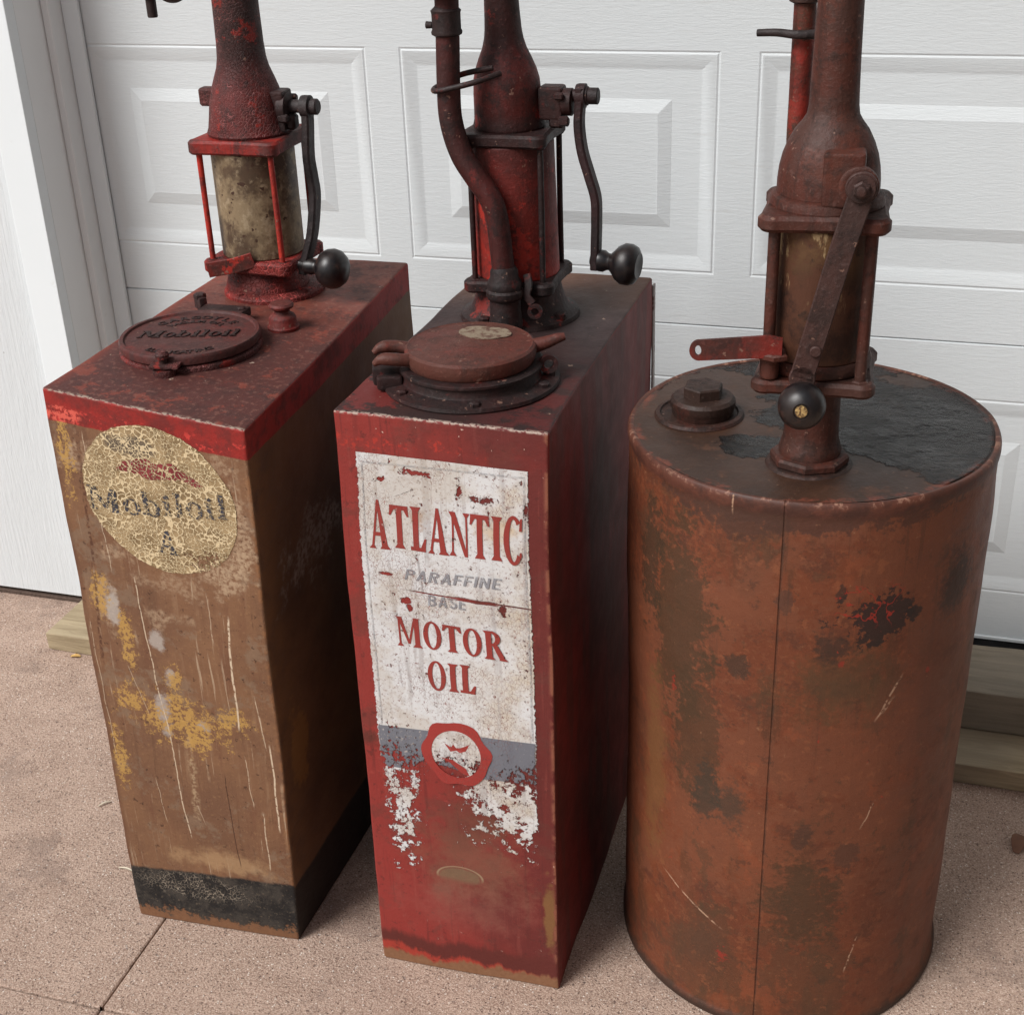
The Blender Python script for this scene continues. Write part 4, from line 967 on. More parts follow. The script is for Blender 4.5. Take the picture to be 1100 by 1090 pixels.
def lword(txt, x0, x1, y0, h, y1):
    gl = [lc(c) for c in txt]; tot = sum(g[1] for g in gl); k = (x1-x0)/tot; out = []; x = 0
    for i, (pl, w) in enumerate(gl):
        yb = y0 + (y1-y0)*i/max(1, len(gl)-1)
        for p in pl: out.append([(x0 + (x+a)*k, yb + c*h) for a, c in p])
        x += w
    return out
flat('lettering', lword('Mobiloil', .047, .250, .6915, .0335, .7185), PA, .0010, EM['ink'], emb, .012)
flat('lettering', lword('A', .139, .165, .6475, .0345, .6475), PA, .0010, EM['ink'], emb, .012)
flat('emblem_mark', [[(.092, .756), (.105, .770), (.120, .775), (.136, .782), (.152, .776), (.175, .782), (.190, .772), (.205, .768), (.217, .758), (.205, .755), (.190, .760), (.165, .757), (.140, .752), (.115, .757)]], PA, .0010, EM['red'], emb, .012)

# ------------------------------------------------------------------ pump A
def rotz(a): return Matrix.Rotation(a, 3, 'Z')
def pump_common(root, c, ang, rho, ztop, zbot, rod_r, mat, idx=(0, 1, 2, 3), nut=.0075, nmat=None):
    for k in idx:
        a = ang + k*math.pi/2; x, y = c[0] + rho*math.cos(a), c[1] + rho*math.sin(a)
        bm = bmesh.new(); tube(bm, [(x, y, zbot), (x, y, (zbot+ztop)/2), (x, y, ztop)], rod_r, 12, False)
        for v in bm.verts: v.co = wob(v.co, .0008, 60)
        rod = link('tie_rod', bm, mat, root)
        for z, nm_ in ((ztop, 'top'), (zbot - .007, 'bot')):
            bm = bmesh.new(); hexnut(bm, (x, y, z), nut, .007); link('nut', bm, nmat or mat, rod)

def pumpA():
    c = (-.703, -.2825); a0 = R(-45); O = Vector((c[0], c[1], 0))
    ax = Vector((1, 0, 0)); ay = Vector((0, 1, 0))
    g = rootA
    bm = bmesh.new(); lathe(bm, [(.060, .857), (.0615, .861), (.0600, .868), (.0565, .878), (.0535, .888), (.050, .892)], O, 64, amp=.0009); lathe(bm, [(.072, .848), (.0745, .851), (.0745, .856), (.071, .860), (.062, .862), (.058, .861)], O + Vector((.009, .003, 0)), 64, amp=.0009)
    for k in range(4):
        a = a0 + k*math.pi/2 + .4; hexnut(bm, (c[0]+.009+.066*math.cos(a), c[1]+.003+.066*math.sin(a), .857), .006, .007)
    link('pump_base', bm, M['cast_a_red'], g)
    bm = bmesh.new(); slab(bm, lobed(c, .0777, a0, .0135), .893, .911, .003, .0005); link('lower_flange', bm, M['cast_a_red'], g)
    bm = bmesh.new(); lathe(bm, [(.058, .9112), (.0595, .913), (.0595, 1.061), (.058, 1.0628)], O, 72, amp=.0005); link('glass_cylinder', bm, M['glass_a'], g)
    bm = bmesh.new(); slab(bm, lobed(c, .0777, a0, .0135), 1.063, 1.082, .003, .0005); link('upper_flange', bm, M['flange_a'], g)
    bm = bmesh.new(); lathe(bm, [(.058, 1.082), (.060, 1.086), (.0575, 1.092), (.0550, 1.106), (.0520, 1.125), (.0472, 1.143), (.0415, 1.159), (.0365, 1.172), (.0338, 1.185), (.0325, 1.205), (.0318, 1.235), (.0314, 1.26), (.031, 1.40), (.033, 1.405), (.033, 1.42), (.026, 1.432), (.012, 1.438), (.001, 1.44)], O, 72, amp=.0006)
    neck = link('pump_column', bm, M['cast_a'], g)
    # discharge spout leaving the column above and dropping to the left
    bm = bmesh.new(); L = -ax*1.0
    p = [O + Vector((0, 0, 1.335)), O + L*.05 + Vector((0, 0, 1.337)), O + L*.085 + Vector((0, 0, 1.322)), O + L*.105 + Vector((0, 0, 1.296)), O + L*.128 + Vector((0, 0, 1.284)), O + L*.150 + Vector((0, 0, 1.300))]
    # visible low bend and nozzle
    s0 = Vector((-.800, -.262, 1.262))
    p = [O + Vector((0, 0, 1.335)), O + L*.055 + Vector((0, 0, 1.330)), O + L*.073 + Vector((0, .0, 1.292)), O + L*.083 + Vector((0, 0, 1.268)), O + L*.103 + Vector((0, 0, 1.266)), O + L*.120 + Vector((0, 0, 1.285))]
    tube(bm, p, .0095, 16); sp = link('spout', bm, M['cast_b_dark'], g)
    bm = bmesh.new(); q = O + L*.130
    lathe(bm, [(.009, 0), (.013, .002), (.014, .022), (.011, .026), (.010, .05)], q + Vector((0, 0, 1.262)), 20)
    lathe(bm, [(.0065, 0), (.0072, .002), (.0072, .030)], q + Vector((.001, 0, 1.236)), 16)
    link('nozzle', bm, M['cast_b_dark'], sp)
    # ear left
    bm = bmesh.new(); box(bm, O - ax*.062 + Vector((-.008, -.010, 1.118)), O - ax*.045 + Vector((.008, .010, 1.143)), .003, rotz(0)); link('lug', bm, M['cast_a'], g)
    pump_common(g, c, a0, .0777, 1.062, .912, .0042, M['red_rod'], nmat=M['cast_a'])
    # flag plate at the lower flange
    def rel(a, b, z): return O + ax*a + ay*b + Vector((0, 0, z))
    bm = bmesh.new(); strap(bm, [rel(-.050, -.083, .903), rel(-.014, -.072, .908), rel(.014, -.064, .916)], (0, 0, 1), .022, .003, .0008, smooth=False)
    link('flag_plate', bm, M['red_bar'], g)
    # crank bracket, axle and lever
    bm = bmesh.new()
    box(bm, rel(.045, 0, 1.112) - Vector((.016, .017, .026)), rel(.045, 0, 1.112) + Vector((.018, .017, .030)), .004, rotz(0), 2); box(bm, rel(.052, -.020, 1.100), rel(.066, -.006, 1.112), .003); box(bm, rel(.060, -.010, 1.088), rel(.074, .010, 1.110), .004)
    lathe(bm, [(.020, 0), (.021, .003), (.021, .012), (.017, .014)], rel(.052, .0, 1.118), 24, ax)
    hexnut(bm, rel(.058, -.018, 1.106), .006, .012, ax); hexnut(bm, rel(.058, .016, 1.128), .006, .012, ax)
    br = link('crank_bracket', bm, M['cast_b_dark'], g)
    bm = bmesh.new(); lathe(bm, [(.009, 0), (.009, .030), (.015, .030), (.0155, .033), (.0155, .042), (.011, .043), (.011, .052), (.009, .054)], rel(.053, .003, 1.119), 24, ax)
    link('axle', bm, M['lever'], br)
    bm = bmesh.new()
    pts = [rel(.089, .004, 1.130), rel(.089, .003, 1.10), rel(.0865, .0, 1.052), rel(.090, -.003, 1.022), rel(.0925, -.006, .995), rel(.088, -.016, .945), rel(.077, -.024, .905), rel(.074, -.026, .888)]
    strap(bm, pts, ay, .023, .0115, .0025, 6); lev = link('crank_lever', bm, M['lever'], g)
    bm = bmesh.new(); lathe(bm, [(.006, -.010), (.010, -.008), (.0105, 0), (.0115, .001), (.012, .010), (.0105, .015), (.0105, .018), (.015, .022), (.0225, .027), (.0275, .035), (.0290, .044), (.0270, .053), (.0205, .061), (.012, .0650), (.001, .0655)], rel(.078, -.028, .9), 36, (1, -.08, -.03))
    link('crank_knob', bm, M['knob'], lev)
pumpA()

def lidA():
    g = rootA; c = Vector((-.6990, -.5300, 0)); z0 = .852; r = .0925
    ax = Vector((1, 0, 0)); ay = Vector((0, 1, 0))
    bm = bmesh.new(); lathe(bm, [(.0935, z0-.004), (.0945, z0), (.094, z0+.003), (.0900, z0+.006)], c, 72, amp=.0007); link('filler_collar', bm, M['cast_a'], g)
    bm = bmesh.new()
    lathe(bm, [(.0895, z0+.006), (.0925, z0+.008), (.0935, z0+.016), (.0915, z0+.0195), (.087, z0+.0195), (.0855, z0+.0165), (.040, z0+.0165), (.002, z0+.0168)], c, 72, amp=.0005)
    lid = link('filler_lid', bm, M['lid_a'], g)
    # raised writing, straight word plus two worn arcs of small letters
    bm = bmesh.new(); zt = z0 + .0164
    th = R(14)
    def addpoly(pl, z, h=.0014):
        try:
            vs = [bm.verts.new((x, y, z)) for x, y in pl]; f = bm.faces.new(vs)
            r_ = bmesh.ops.extrude_face_region(bm, geom=[f]); up = [v for v in r_['geom'] if isinstance(v, bmesh.types.BMVert)]
            bmesh.ops.translate(bm, verts=up, vec=(0, 0, h))
        except ValueError: pass
    for i, pl in enumerate(lword('Mobiloil', -.066, .068, -.011, .024, -.011)):
        q = []
        for x, y in pl:
            x2 = x + y*.15
            q.append((c.x + x2*math.cos(th) - y*math.sin(th), c.y + x2*math.sin(th) + y*math.cos(th)))
        addpoly(q, zt + i*.00001)
    def arc(txt, rad, a_mid, span, size, inward):
        n = len(txt)
        for i, ch in enumerate(txt):
            if ch == ' ': continue
            a = a_mid + (i/(n-1)-.5)*span*(1 if inward else -1)
            for pl in text_polys(ch, size, 1.1, .0004):
                rr = rad; q = []
                ca, sa = math.cos(a), math.sin(a)
                for x, y in pl:
                    if inward: px, py = ca*(rr - y) - sa*x, sa*(rr - y) + ca*x
                    else: px, py = ca*(rr + y) + sa*x, sa*(rr + y) - ca*x
                    q.append((c.x + px, c.y + py))
                addpoly(q, zt, .0012)
    link('raised_lettering', bm, M['lid_dark'], lid, smooth=False, merge=False)
    bm = bmesh.new()
    arc('GARGOYLE', .060, R(104), R(96), .017, False)
    arc('VACUUM OIL', .045, R(104), R(90), .012, False)
    link('raised_lettering', bm, M['lid_dark'], lid, smooth=False, merge=False)
    bm = bmesh.new()
    arc('LUBRICATING', .073, R(-76), R(70), .014, True)
    link('raised_lettering', bm, M['lid_dark'], lid, smooth=False, merge=False)
    # hinge lug at the back and latch bolt in front
    def rel(a, b, z): return c + ax*a + ay*b + Vector((0, 0, z))
    bm = bmesh.new(); box(bm, rel(-.005, .105, z0+.010) - Vector((.035, .020, .006)), rel(-.005, .105, z0+.010) + Vector((.035, .018, .007)), .003, rotz(0), 2)
    box(bm, rel(-.050, .125, z0+.016) - Vector((.012, .006, .010)), rel(-.050, .125, z0+.016) + Vector((.012, .006, .010)), .003, rotz(R(-40)), 2)
    hexnut(bm, rel(-.050, .125, z0+.022), .009, .008); hexnut(bm, rel(.022, .108, z0+.014), .006, .006)
    link('hinge_bracket', bm, M['cast_b_dark2'], g)
    bm = bmesh.new(); q = Vector((-.6855, -.6275, 0))
    lathe(bm, [(.014, z0-.004), (.015, z0+.002), (.014, z0+.006)], q, 20)
    box(bm, q + Vector((-.018, -.010, z0+.008)), q + Vector((.022, .020, z0+.014)), .003, rotz(R(10)), 2)
    lathe(bm, [(.0055, z0), (.0055, z0+.020), (.0085, z0+.021), (.009, z0+.026), (.006, z0+.030), (.001, z0+.031)], q, 18)
    link('latch_bolt', bm, M['cast_a'], g)
    # small turned vent knob right of the lid
    bm = bmesh.new(); q = Vector((-.6095, -.4330, 0))
    lathe(bm, [(.0215, z0-.003), (.022, z0+.001), (.0195, z0+.004), (.0188, z0+.013), (.0165, z0+.017), (.0115, z0+.0195), (.0105, z0+.023), (.0125, z0+.026), (.0165, z0+.028), (.0172, z0+.031), (.0150, z0+.034), (.006, z0+.0352), (.001, z0+.0355)], q, 32, amp=.0005)
    link('vent_knob', bm, M['cast_a_red2'], g)
M['lid_a'] = iron_mat('maroon_lid_iron', (0.115, 0.026, 0.022), (0.090, 0.032, 0.028), (0.060, 0.026, 0.024), redamt=.06)
M['lid_dark'] = iron_mat('dark_lid_lettering', (0.045, 0.018, 0.016), (0.055, 0.022, 0.020), (0.025, 0.013, 0.012), redamt=.0)
M['cast_b_dark2'] = iron_mat('dull_brown_hinge_iron', (0.080, 0.028, 0.025), (0.065, 0.030, 0.028), (0.030, 0.015, 0.014), redamt=.04)
M['cast_a_red2'] = iron_mat('red_knob_iron', (0.24, 0.026, 0.020), (0.13, 0.032, 0.026), (0.07, 0.022, 0.02), redamt=.12)
lidA()

# ------------------------------------------------------------------ pump B
def pumpB():
    c = (-.3035, -.3125); a0 = R(-45); O = Vector((c[0], c[1], 0)); g = rootB
    lean = lambda z: Vector((-.02*(z-.86), 0, 0))
    bm = bmesh.new(); lathe(bm, [(.082, .848), (.0835, .851), (.082, .856), (.074, .859), (.068, .864), (.0635, .874), (.0600, .885), (.0575, .896)], O, 64, amp=.0008)
    for k in range(4):
        a = a0 + k*math.pi/2 + .35; hexnut(bm, (c[0]+.074*math.cos(a), c[1]+.074*math.sin(a), .856), .008, .010)
    link('pump_base', bm, M['cast_b'], g)
    bm = bmesh.new(); slab(bm, lobed(c, .0674, a0, .0155), .896, .912, .003, .0005); link('lower_flange', bm, M['cast_b_dark'], g)
    bm = bmesh.new(); lathe(bm, [(.056, .912), (.0572, .914), (.0565, 1.088), (.055, 1.090)], O, 72, lean=lean, amp=.0004); link('pump_cylinder', bm, M['cast_b_red'], g)
    bm = bmesh.new(); slab(bm, lobed((c[0]-.0045, c[1]), .0674, a0, .0135), 1.090, 1.107, .0035, .0005); link('upper_flange', bm, M['cast_b_dark'], g)
    bm = bmesh.new(); lathe(bm, [(.046, 1.107), (.0475, 1.111), (.0455, 1.118), (.0448, 1.13), (.0442, 1.15), (.0430, 1.168), (.0400, 1.180), (.0345, 1.194), (.0290, 1.206), (.0255, 1.218), (.0240, 1.228), (.0228, 1.245), (.0220, 1.264), (.0215, 1.42), (.024, 1.424), (.024, 1.44), (.012, 1.45), (.001, 1.452)], O + Vector((-.003, 0, 0)), 72, lean=lambda z: Vector((-.035*(z-1.1)-.003, 0, 0)), amp=.0005)
    link('pump_column', bm, M['cast_b'], g)
    pump_common(g, c, a0, .0674, 1.089, .913, .0040, M['cast_b_dark'])
    def rel(a, b, z): return O + Vector((a, b, z))
    # pipe in front of the cylinder
    bm = bmesh.new(); P = [(-.0574, .4218+.10), (-.0585, .3914), (-.0610, .3221), (-.0600, .2785), (-.0485, .2377), (-.0292, .2065), (-.0130, .1830), (-.0040, .1549), (.0015, .0929), (.0030, .0680)]
    P[0] = (-.0570, .47)
    tube(bm, [rel(x, -.078, z+.85) for x, z in P], .0150, 22, n=8); pp = link('delivery_pipe', bm, M['cast_b_dark_red'], g)
    bm = bmesh.new(); q = rel(.0030, -.078, 0)
    lathe(bm, [(.020, .848), (.021, .851), (.0225, .864), (.0205, .880), (.0205, .897), (.0235, .899), (.0250, .903), (.0250, .909), (.0225, .912), (.0235, .916), (.0225, .922), (.0190, .927), (.0185, .936), (.0150, .942)], q, 36, amp=.0005)
    link('pipe_coupling', bm, M['cast_b_dark'], pp)
    bm = bmesh.new(); q = rel(-.0595, -.078, 0)
    lathe(bm, [(.0155, 1.232), (.0190, 1.234), (.0195, 1.237), (.0180, 1.240), (.0180, 1.258), (.0190, 1.262), (.0145, 1.266), (.0130, 1.268), (.0130, 1.276), (.0250, 1.278), (.0265, 1.281), (.0265, 1.290), (.024, 1.294), (.0155, 1.296)], q, 32)
    lathe(bm, [(.004, 0), (.0045, .008)], q + Vector((-.017, -.004, 1.245)), 10, (-1, 0, 0)); link('pipe_collar', bm, M['cast_b_dark'], pp)
    bm = bmesh.new()
    tube(bm, [rel(.004, -.066, 1.186), rel(-.018, -.090, 1.180), rel(-.048, -.097, 1.173), rel(-.072, -.094, 1.168), rel(-.0795, -.080, 1.168), rel(-.072, -.062, 1.172), rel(-.050, -.056, 1.182), rel(-.010, -.052, 1.190)], .0036, 10)
    link('hose_hook', bm, M['cast_b_dark'], pp)
    # hanging clip in front of the lower flange
    bm = bmesh.new(); strap(bm, [rel(.030, -.064, .928), rel(.034, -.070, .915), rel(.032, -.074, .902), rel(.040, -.076, .892)], (1, 0, .3), .011, .004, .001)
    lathe(bm, [(.0055, -.003), (.010, -.003), (.010, .003), (.0055, .003), (.0055, -.003)], rel(.044, -.078, .882), 24, (0.2, -1, 0), cap=False)
    link('seal_clip', bm, M['cast_b_dark'], g)
    bm = bmesh.new(); box(bm, rel(.052, .002, 1.138) - Vector((.016, .015, .020)), rel(.052, .002, 1.138) + Vector((.016, .015, .022)), .004, None, 2)
    lathe(bm, [(.016, 0), (.0175, .002), (.0175, .013), (.014, .015)], rel(.066, .0, 1.140), 22, (1, 0, 0))
    hexnut(bm, rel(.064, -.014, 1.118), .0065, .014, (1, 0, 0)); hexnut(bm, rel(.060, -.018, 1.150), .005, .012, (1, 0, 0)); box(bm, rel(.050, -.012, 1.108), rel(.070, .014, 1.122), .003)
    br = link('crank_bracket', bm, M['cast_b_dark'], g)
    bm = bmesh.new(); lathe(bm, [(.008, 0), (.008, .006), (.0145, .007), (.0155, .010), (.0155, .019), (.012, .020), (.012, .022), (.0105, .023), (.0105, .035), (.009, .036)], rel(.078, .0, 1.148), 24, (1, 0, 0)); link('axle', bm, M['lever_b'], br)
    bm = bmesh.new()
    pts = [rel(.0905, -.003, 1.158), rel(.0905, -.004, 1.138), rel(.0895, -.006, 1.112), rel(.094, -.008, 1.080), rel(.104, -.010, 1.048), rel(.1125, -.012, 1.020), rel(.1135, -.013, .990), rel(.1130, -.014, .960), rel(.1120, -.015, .925)]
    strap(bm, pts, (0, 1, 0), .022, .0115, .0025, 6); lev = link('crank_lever', bm, M['lever_b'], g)
    bm = bmesh.new(); lathe(bm, [(.004, -.009), (.008, -.008), (.010, 0), (.011, .002), (.0145, .004), (.0145, .010), (.0115, .015), (.0110, .019), (.0160, .024), (.0230, .030), (.0275, .038), (.0275, .047), (.0245, .054), (.017, .059), (.010, .057), (.001, .056)], rel(.114, -.015, .937), 36, (1, -.12, -.05)); link('crank_knob', bm, M['knob'], lev)
M['cast_b_dark_red'] = iron_mat('dark_red_pipe_paint', (0.135, 0.018, 0.014), (0.070, 0.018, 0.016), (0.030, 0.013, 0.012), rs=.8, redamt=.06, bsc=5)
pumpB()

def lidB():
    g = rootB; c = Vector((-.2930, -.5650, 0)); z0 = .852
    bm = bmesh.new(); lathe(bm, [(.108, z0-.004), (.110, z0), (.109, z0+.004), (.096, z0+.006), (.088, z0+.007), (.0865, z0+.010), (.086, z0+.018), (.0895, z0+.020), (.0895, z0+.023), (.086, z0+.025)], c, 80, amp=.0007)
    for k in range(6):
        a = R(-70 + 60*k); hexnut(bm, (c.x+.099*math.cos(a), c.y+.099*math.sin(a), z0+.004), .007, .006)
    link('filler_collar', bm, M['cast_b_dark'], g)
    bm = bmesh.new(); lathe(bm, [(.078, z0+.0255), (.0795, z0+.028), (.0815, z0+.036), (.0805, z0+.044), (.077, z0+.0465), (.0745, z0+.0455), (.040, z0+.047), (.001, z0+.048)], c, 80, amp=.0006)
    lid = link('filler_lid', bm, M['lid_b'], g)
    bm = bmesh.new(); q = c + Vector((.008, .036, z0+.0474)); vs = [bm.verts.new(wob(q + Vector((.034*math.cos(a), .022*math.sin(a)*(1+.1*math.sin(3*a)), 0)), .001, 40)) for a in [2*math.pi*k/40 for k in range(40)]]
    f = bm.faces.new(vs); r_ = bmesh.ops.extrude_face_region(bm, geom=[f]); bmesh.ops.translate(bm, verts=[v for v in r_['geom'] if isinstance(v, bmesh.types.BMVert)], vec=(0, 0, .0009))
    link('round_tag', bm, M['tag'], lid, smooth=False)
    # two horns on the left: hinge arms; ear on the right
    u = Vector((-.925, -.38, 0)).normalized(); w = Vector((-u.y, u.x, 0))
    for s in (-1, 1):
        bm = bmesh.new(); b0 = c + w*(.019*s)
        tube(bm, [b0 + u*.066 + Vector((0, 0, z0+.036)), b0 + u*.090 + Vector((0, 0, z0+.040)) + w*.004*s, b0 + u*.108 + Vector((0, 0, z0+.041)) + w*.002*s, b0 + u*.119 + Vector((0, 0, z0+.035))], .0078, 14, rf=lambda t: 1.0 if t < .6 else 1.0 - .55*(t-.6)/.4)
        link('hinge_arm', bm, M['lid_b'], lid)
    bm = bmesh.new(); q = c + u*.100
    box(bm, q + Vector((-.022, -.012, z0+.002)), q + Vector((.014, .012, z0+.026)), .004, rotz(R(22)), 2); box(bm, q + Vector((-.012, -.022, z0)), q + Vector((.020, -.004, z0+.018)), .004, rotz(R(22)), 2)
    link('hinge_post', bm, M['cast_b_dark'], g)
    v = Vector((.93, .36, 0)).normalized()
    bm = bmesh.new(); tube(bm, [c + v*.070 + Vector((0, 0, z0+.036)), c + v*.092 + Vector((0, 0, z0+.041)), c + v*.108 + Vector((0, 0, z0+.046)), c + v*.117 + Vector((0, 0, z0+.048))], .009, 12, rf=lambda t: 1.1-.6*t)
    link('lid_handle', bm, M['lid_b'], lid)
    bm = bmesh.new(); q = c + v*.101 + Vector((0, -.018, z0+.020)); lathe(bm, [(.006, -.004), (.0115, -.005), (.0125, 0), (.0115, .005), (.006, .004), (.006, -.004)], q, 26, (.35, -.9, .1), cap=False)
    box(bm, q + Vector((-.007, -.003, -.022)), q + Vector((.008, .005, -.008)), .002); link('latch_ring', bm, M['cast_b'], g)
M['lid_b'] = iron_mat('brown_red_lid_iron', (0.115, 0.026, 0.018), (0.105, 0.036, 0.024), (0.060, 0.024, 0.018), rs=.9, redamt=.05, bsc=7)
M['tag'] = (lambda g: g.done(g.mix(g.noise(80, 5, .7).ss(.45, .6), (0.22, 0.17, 0.12), (0.10, 0.05, 0.035)), bump=g.noise(120, 3), dist=.0006))(G('torn_paper_tag', .8))
lidB()
# pale strip on the rear right edge of tank B
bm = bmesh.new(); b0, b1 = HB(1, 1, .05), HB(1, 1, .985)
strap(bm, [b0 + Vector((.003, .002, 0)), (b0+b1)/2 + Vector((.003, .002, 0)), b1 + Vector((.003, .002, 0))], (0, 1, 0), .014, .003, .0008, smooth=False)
o = link('rear_edge_strip', bm, (lambda g: g.done(g.mix(g.noise(30, 5, .7).ss(.5, .62), (0.36, 0.34, 0.33), (0.14, 0.07, 0.06))))(G('pale_grey_strip', .6)), rootB)

# ------------------------------------------------------------------ drum C
DC = Vector((.1165, -.4817, 0)); DR = .2231
def drum():
    g = rootC; bm = bmesh.new(); uv = bm.loops.layers.uv.new('UVMap'); N = 180; zs = [0.0, .004, .008]
    prof = [(DR+.0035, .001), (DR+.0045, .004), (DR+.0045, .010), (DR+.002, .014), (DR, .019)]
    nz = 44
    prof += [(DR, .019 + (.770-.019)*k/nz) for k in range(1, nz+1)] + [(DR+.0003, .776), (DR+.0014, .780), (DR+.0022, .786), (DR+.0020, .791), (DR+.0004, .7945), (DR-.0015, .7955), (DR-.0036, .7952), (DR-.0060, .7940)]
    rings = []
    for r, z in prof:
        ring = []
        for i in range(N):
            a = -math.pi*2*i/N + R(90)          # start behind, so the UV cut is hidden
            a = R(90) + 2*math.pi*i/N
            d = mnoise.noise(Vector((math.cos(a)*1.6, math.sin(a)*1.6, z*4)))*.0050 + mnoise.noise(Vector((math.cos(a)*4, math.sin(a)*4, z*12)))*.0014
            k = 1.0 if z < .76 else .5
            ring.append(bm.verts.new((DC.x + (r+d*k)*math.cos(a), DC.y + (r+d*k)*math.sin(a), z)))
        rings.append(ring)
    for j in range(len(rings)-1):
        for i in range(N):
            f = bm.faces.new((rings[j][i], rings[j][(i+1) % N], rings[j+1][(i+1) % N], rings[j+1][i])); f.material_index = 0
            a0 = (90 + 360*i/N) - 360; a1 = (90 + 360*(i+1)/N) - 360
            for l, (aa, z) in zip(f.loops, ((a0, prof[j][1]), (a1, prof[j][1]), (a1, prof[j+1][1]), (a0, prof[j+1][1]))): l[uv].uv = (aa/100.0, z)
    bm.faces.new(list(reversed(rings[0]))).material_index = 0
    link('drum_body', bm, M['C_side'], g, merge=False, ang=70)
    # top disc, slightly sunk
    bm = bmesh.new(); prev = None
    for r in [.0001] + [.2185*k/26 for k in range(1, 27)]:
        ring = [bm.verts.new((DC.x + r*math.cos(2*math.pi*i/96), DC.y + r*math.sin(2*math.pi*i/96),   .7943 + mnoise.noise(Vector((r*math.cos(2*math.pi*i/96)*9, r*math.sin(2*math.pi*i/96)*9, 3)))*.0016)) for i in range(96)]
        if prev:
            for i in range(96): bm.faces.new((prev[i], ring[i], ring[(i+1) % 96], prev[(i+1) % 96]))
        prev = ring
    bmesh.ops.recalc_face_normals(bm, faces=bm.faces)
    if sum(f.normal.z for f in bm.faces) < 0: bmesh.ops.reverse_faces(bm, faces=bm.faces)
    link('drum_top', bm, M['C_top'], g, merge=False)
    # filler bung
    c = Vector((-.0215, -.4850, 0))
    bm = bmesh.new(); lathe(bm, [(.054, .790), (.056, .795), (.054, .7985), (.049, .7995), (.0475, .797), (.044, .796)], c, 56, amp=.0006); link('bung_ring', bm, M['cast_c_dark'], g)
    bm = bmesh.new(); lathe(bm, [(.037, .795), (.0385, .799), (.0385, .804), (.0405, .807), (.0405, .815), (.037, .819), (.030, .820)], c + Vector((.004, .002, 0)), 48, amp=.0004); cap = link('bung_cap', bm, M['cast_c_dark'], g)
    bm = bmesh.new(); lathe(bm, [(.0255, .8195), (.0255, .832), (.0235, .834), (.004, .8345)], c + Vector((.004, .002, 0)), 6); link('hex_head', bm, M['cast_c_dark'], cap, smooth=False)
drum()
def pumpC():
    c = (.1253, -.5981); O = Vector((c[0], c[1], 0)); g = rootC; ac = R(4); a0 = R(-43)
    ax = Vector((math.cos(ac), math.sin(ac), 0)); vw = Vector((math.sin(ac), -math.cos(ac), 0))   # sideways, and towards the viewer
    def rel(a, b, z): return O + ax*a + vw*b + Vector((0, 0, z))
    bm = bmesh.new(); lathe(bm, [(.049, .7905), (.051, .793), (.048, .797), (.044, .7985)], O, 48, amp=.0005)
    link('pipe_flange', bm, M['cast_c_dark'], g)
    bm = bmesh.new(); lathe(bm, [(.0435, .7985), (.045, .800), (.045, .806), (.0425, .809), (.036, .810)], O, 8); link('hex_coupling', bm, M['cast_c'], g, smooth=False)
    bm = bmesh.new(); lathe(bm, [(.0350, .810), (.0355, .815), (.0335, .822), (.0315, .829), (.0306, .840), (.0303, .902)], O, 48, amp=.0004); link('stand_pipe', bm, M['cast_c'], g)
    bm = bmesh.new(); slab(bm, lobed(c, .0725, a0, .0150), .902, .918, .004, .0007); lathe(bm, [(.058, .919), (.060, .922), (.060, .930), (.0575, .934)], O, 56)
    link('lower_flange', bm, M['cast_c'], g)
    bm = bmesh.new(); lathe(bm, [(.0550, .934), (.0565, .936), (.0565, 1.080), (.0545, 1.082)], O, 72, amp=.0004); link('glass_cylinder', bm, M['glass_c'], g)
    bm = bmesh.new(); slab(bm, lobed(c, .0725, a0, .0165), 1.082, 1.099, .004, .0007); lathe(bm, [(.060, 1.099), (.0605, 1.101), (.0585, 1.109), (.052, 1.1125)], O, 56, amp=.0006)
    link('upper_flange', bm, M['cast_c'], g)
    bm = bmesh.new(); lathe(bm, [(.050, 1.109), (.0535, 1.112), (.0532, 1.125), (.0518, 1.138), (.0490, 1.151), (.0445, 1.163), (.0380, 1.1755), (.0310, 1.1845), (.0270, 1.191), (.0255, 1.200), (.0250, 1.212), (.0242, 1.24), (.0236, 1.27), (.0230, 1.30), (.0228, 1.44), (.026, 1.445), (.026, 1.46), (.012, 1.47), (.001, 1.472)], O, 72, amp=.0005)
    link('pump_column', bm, M['cast_c'], g)
    pump_common(g, c, a0, .0700, 1.081, .920, .0066, M['cast_c'], nut=.0098)
    # rear delivery pipe
    bm = bmesh.new(); q = O + Vector((-.0405, .060, 0))
    tube(bm, [O + Vector((-.002, .055, .915)), q + Vector((.020, .008, 1.02)), q + Vector((.002, 0, 1.12)), q + Vector((0, 0, 1.20)), q + Vector((0, 0, 1.30)), q + Vector((-.002, 0, 1.44))], .0118, 18); pp = link('delivery_pipe', bm, M['pipe_c'], g)
    bm = bmesh.new(); lathe(bm, [(.0125, 1.291), (.0165, 1.293), (.0165, 1.298), (.0145, 1.303), (.0145, 1.325), (.0165, 1.330), (.0165, 1.336), (.0125, 1.338)], q + Vector((-.0005, 0, 0)), 28); link('pipe_collar', bm, M['cast_c_dark'], pp)
    bm = bmesh.new(); tube(bm, [q + Vector((.014, -.016, 1.262)), q + Vector((-.004, -.021, 1.262)), q + Vector((-.026, -.014, 1.263)), q + Vector((-.047, -.010, 1.262))], .0042, 12, rf=lambda t: 1.15-.25*t); link('hose_hook', bm, M['lever'], pp)
    # crank boss and lever, facing the viewer
    bm = bmesh.new()
    strapz = lambda: None
    box(bm, rel(.016, .042, 1.118) - Vector((.022, .018, .010)), rel(.016, .040, 1.118) + Vector((.020, .014, .046)), .004, rotz(ac), 2)
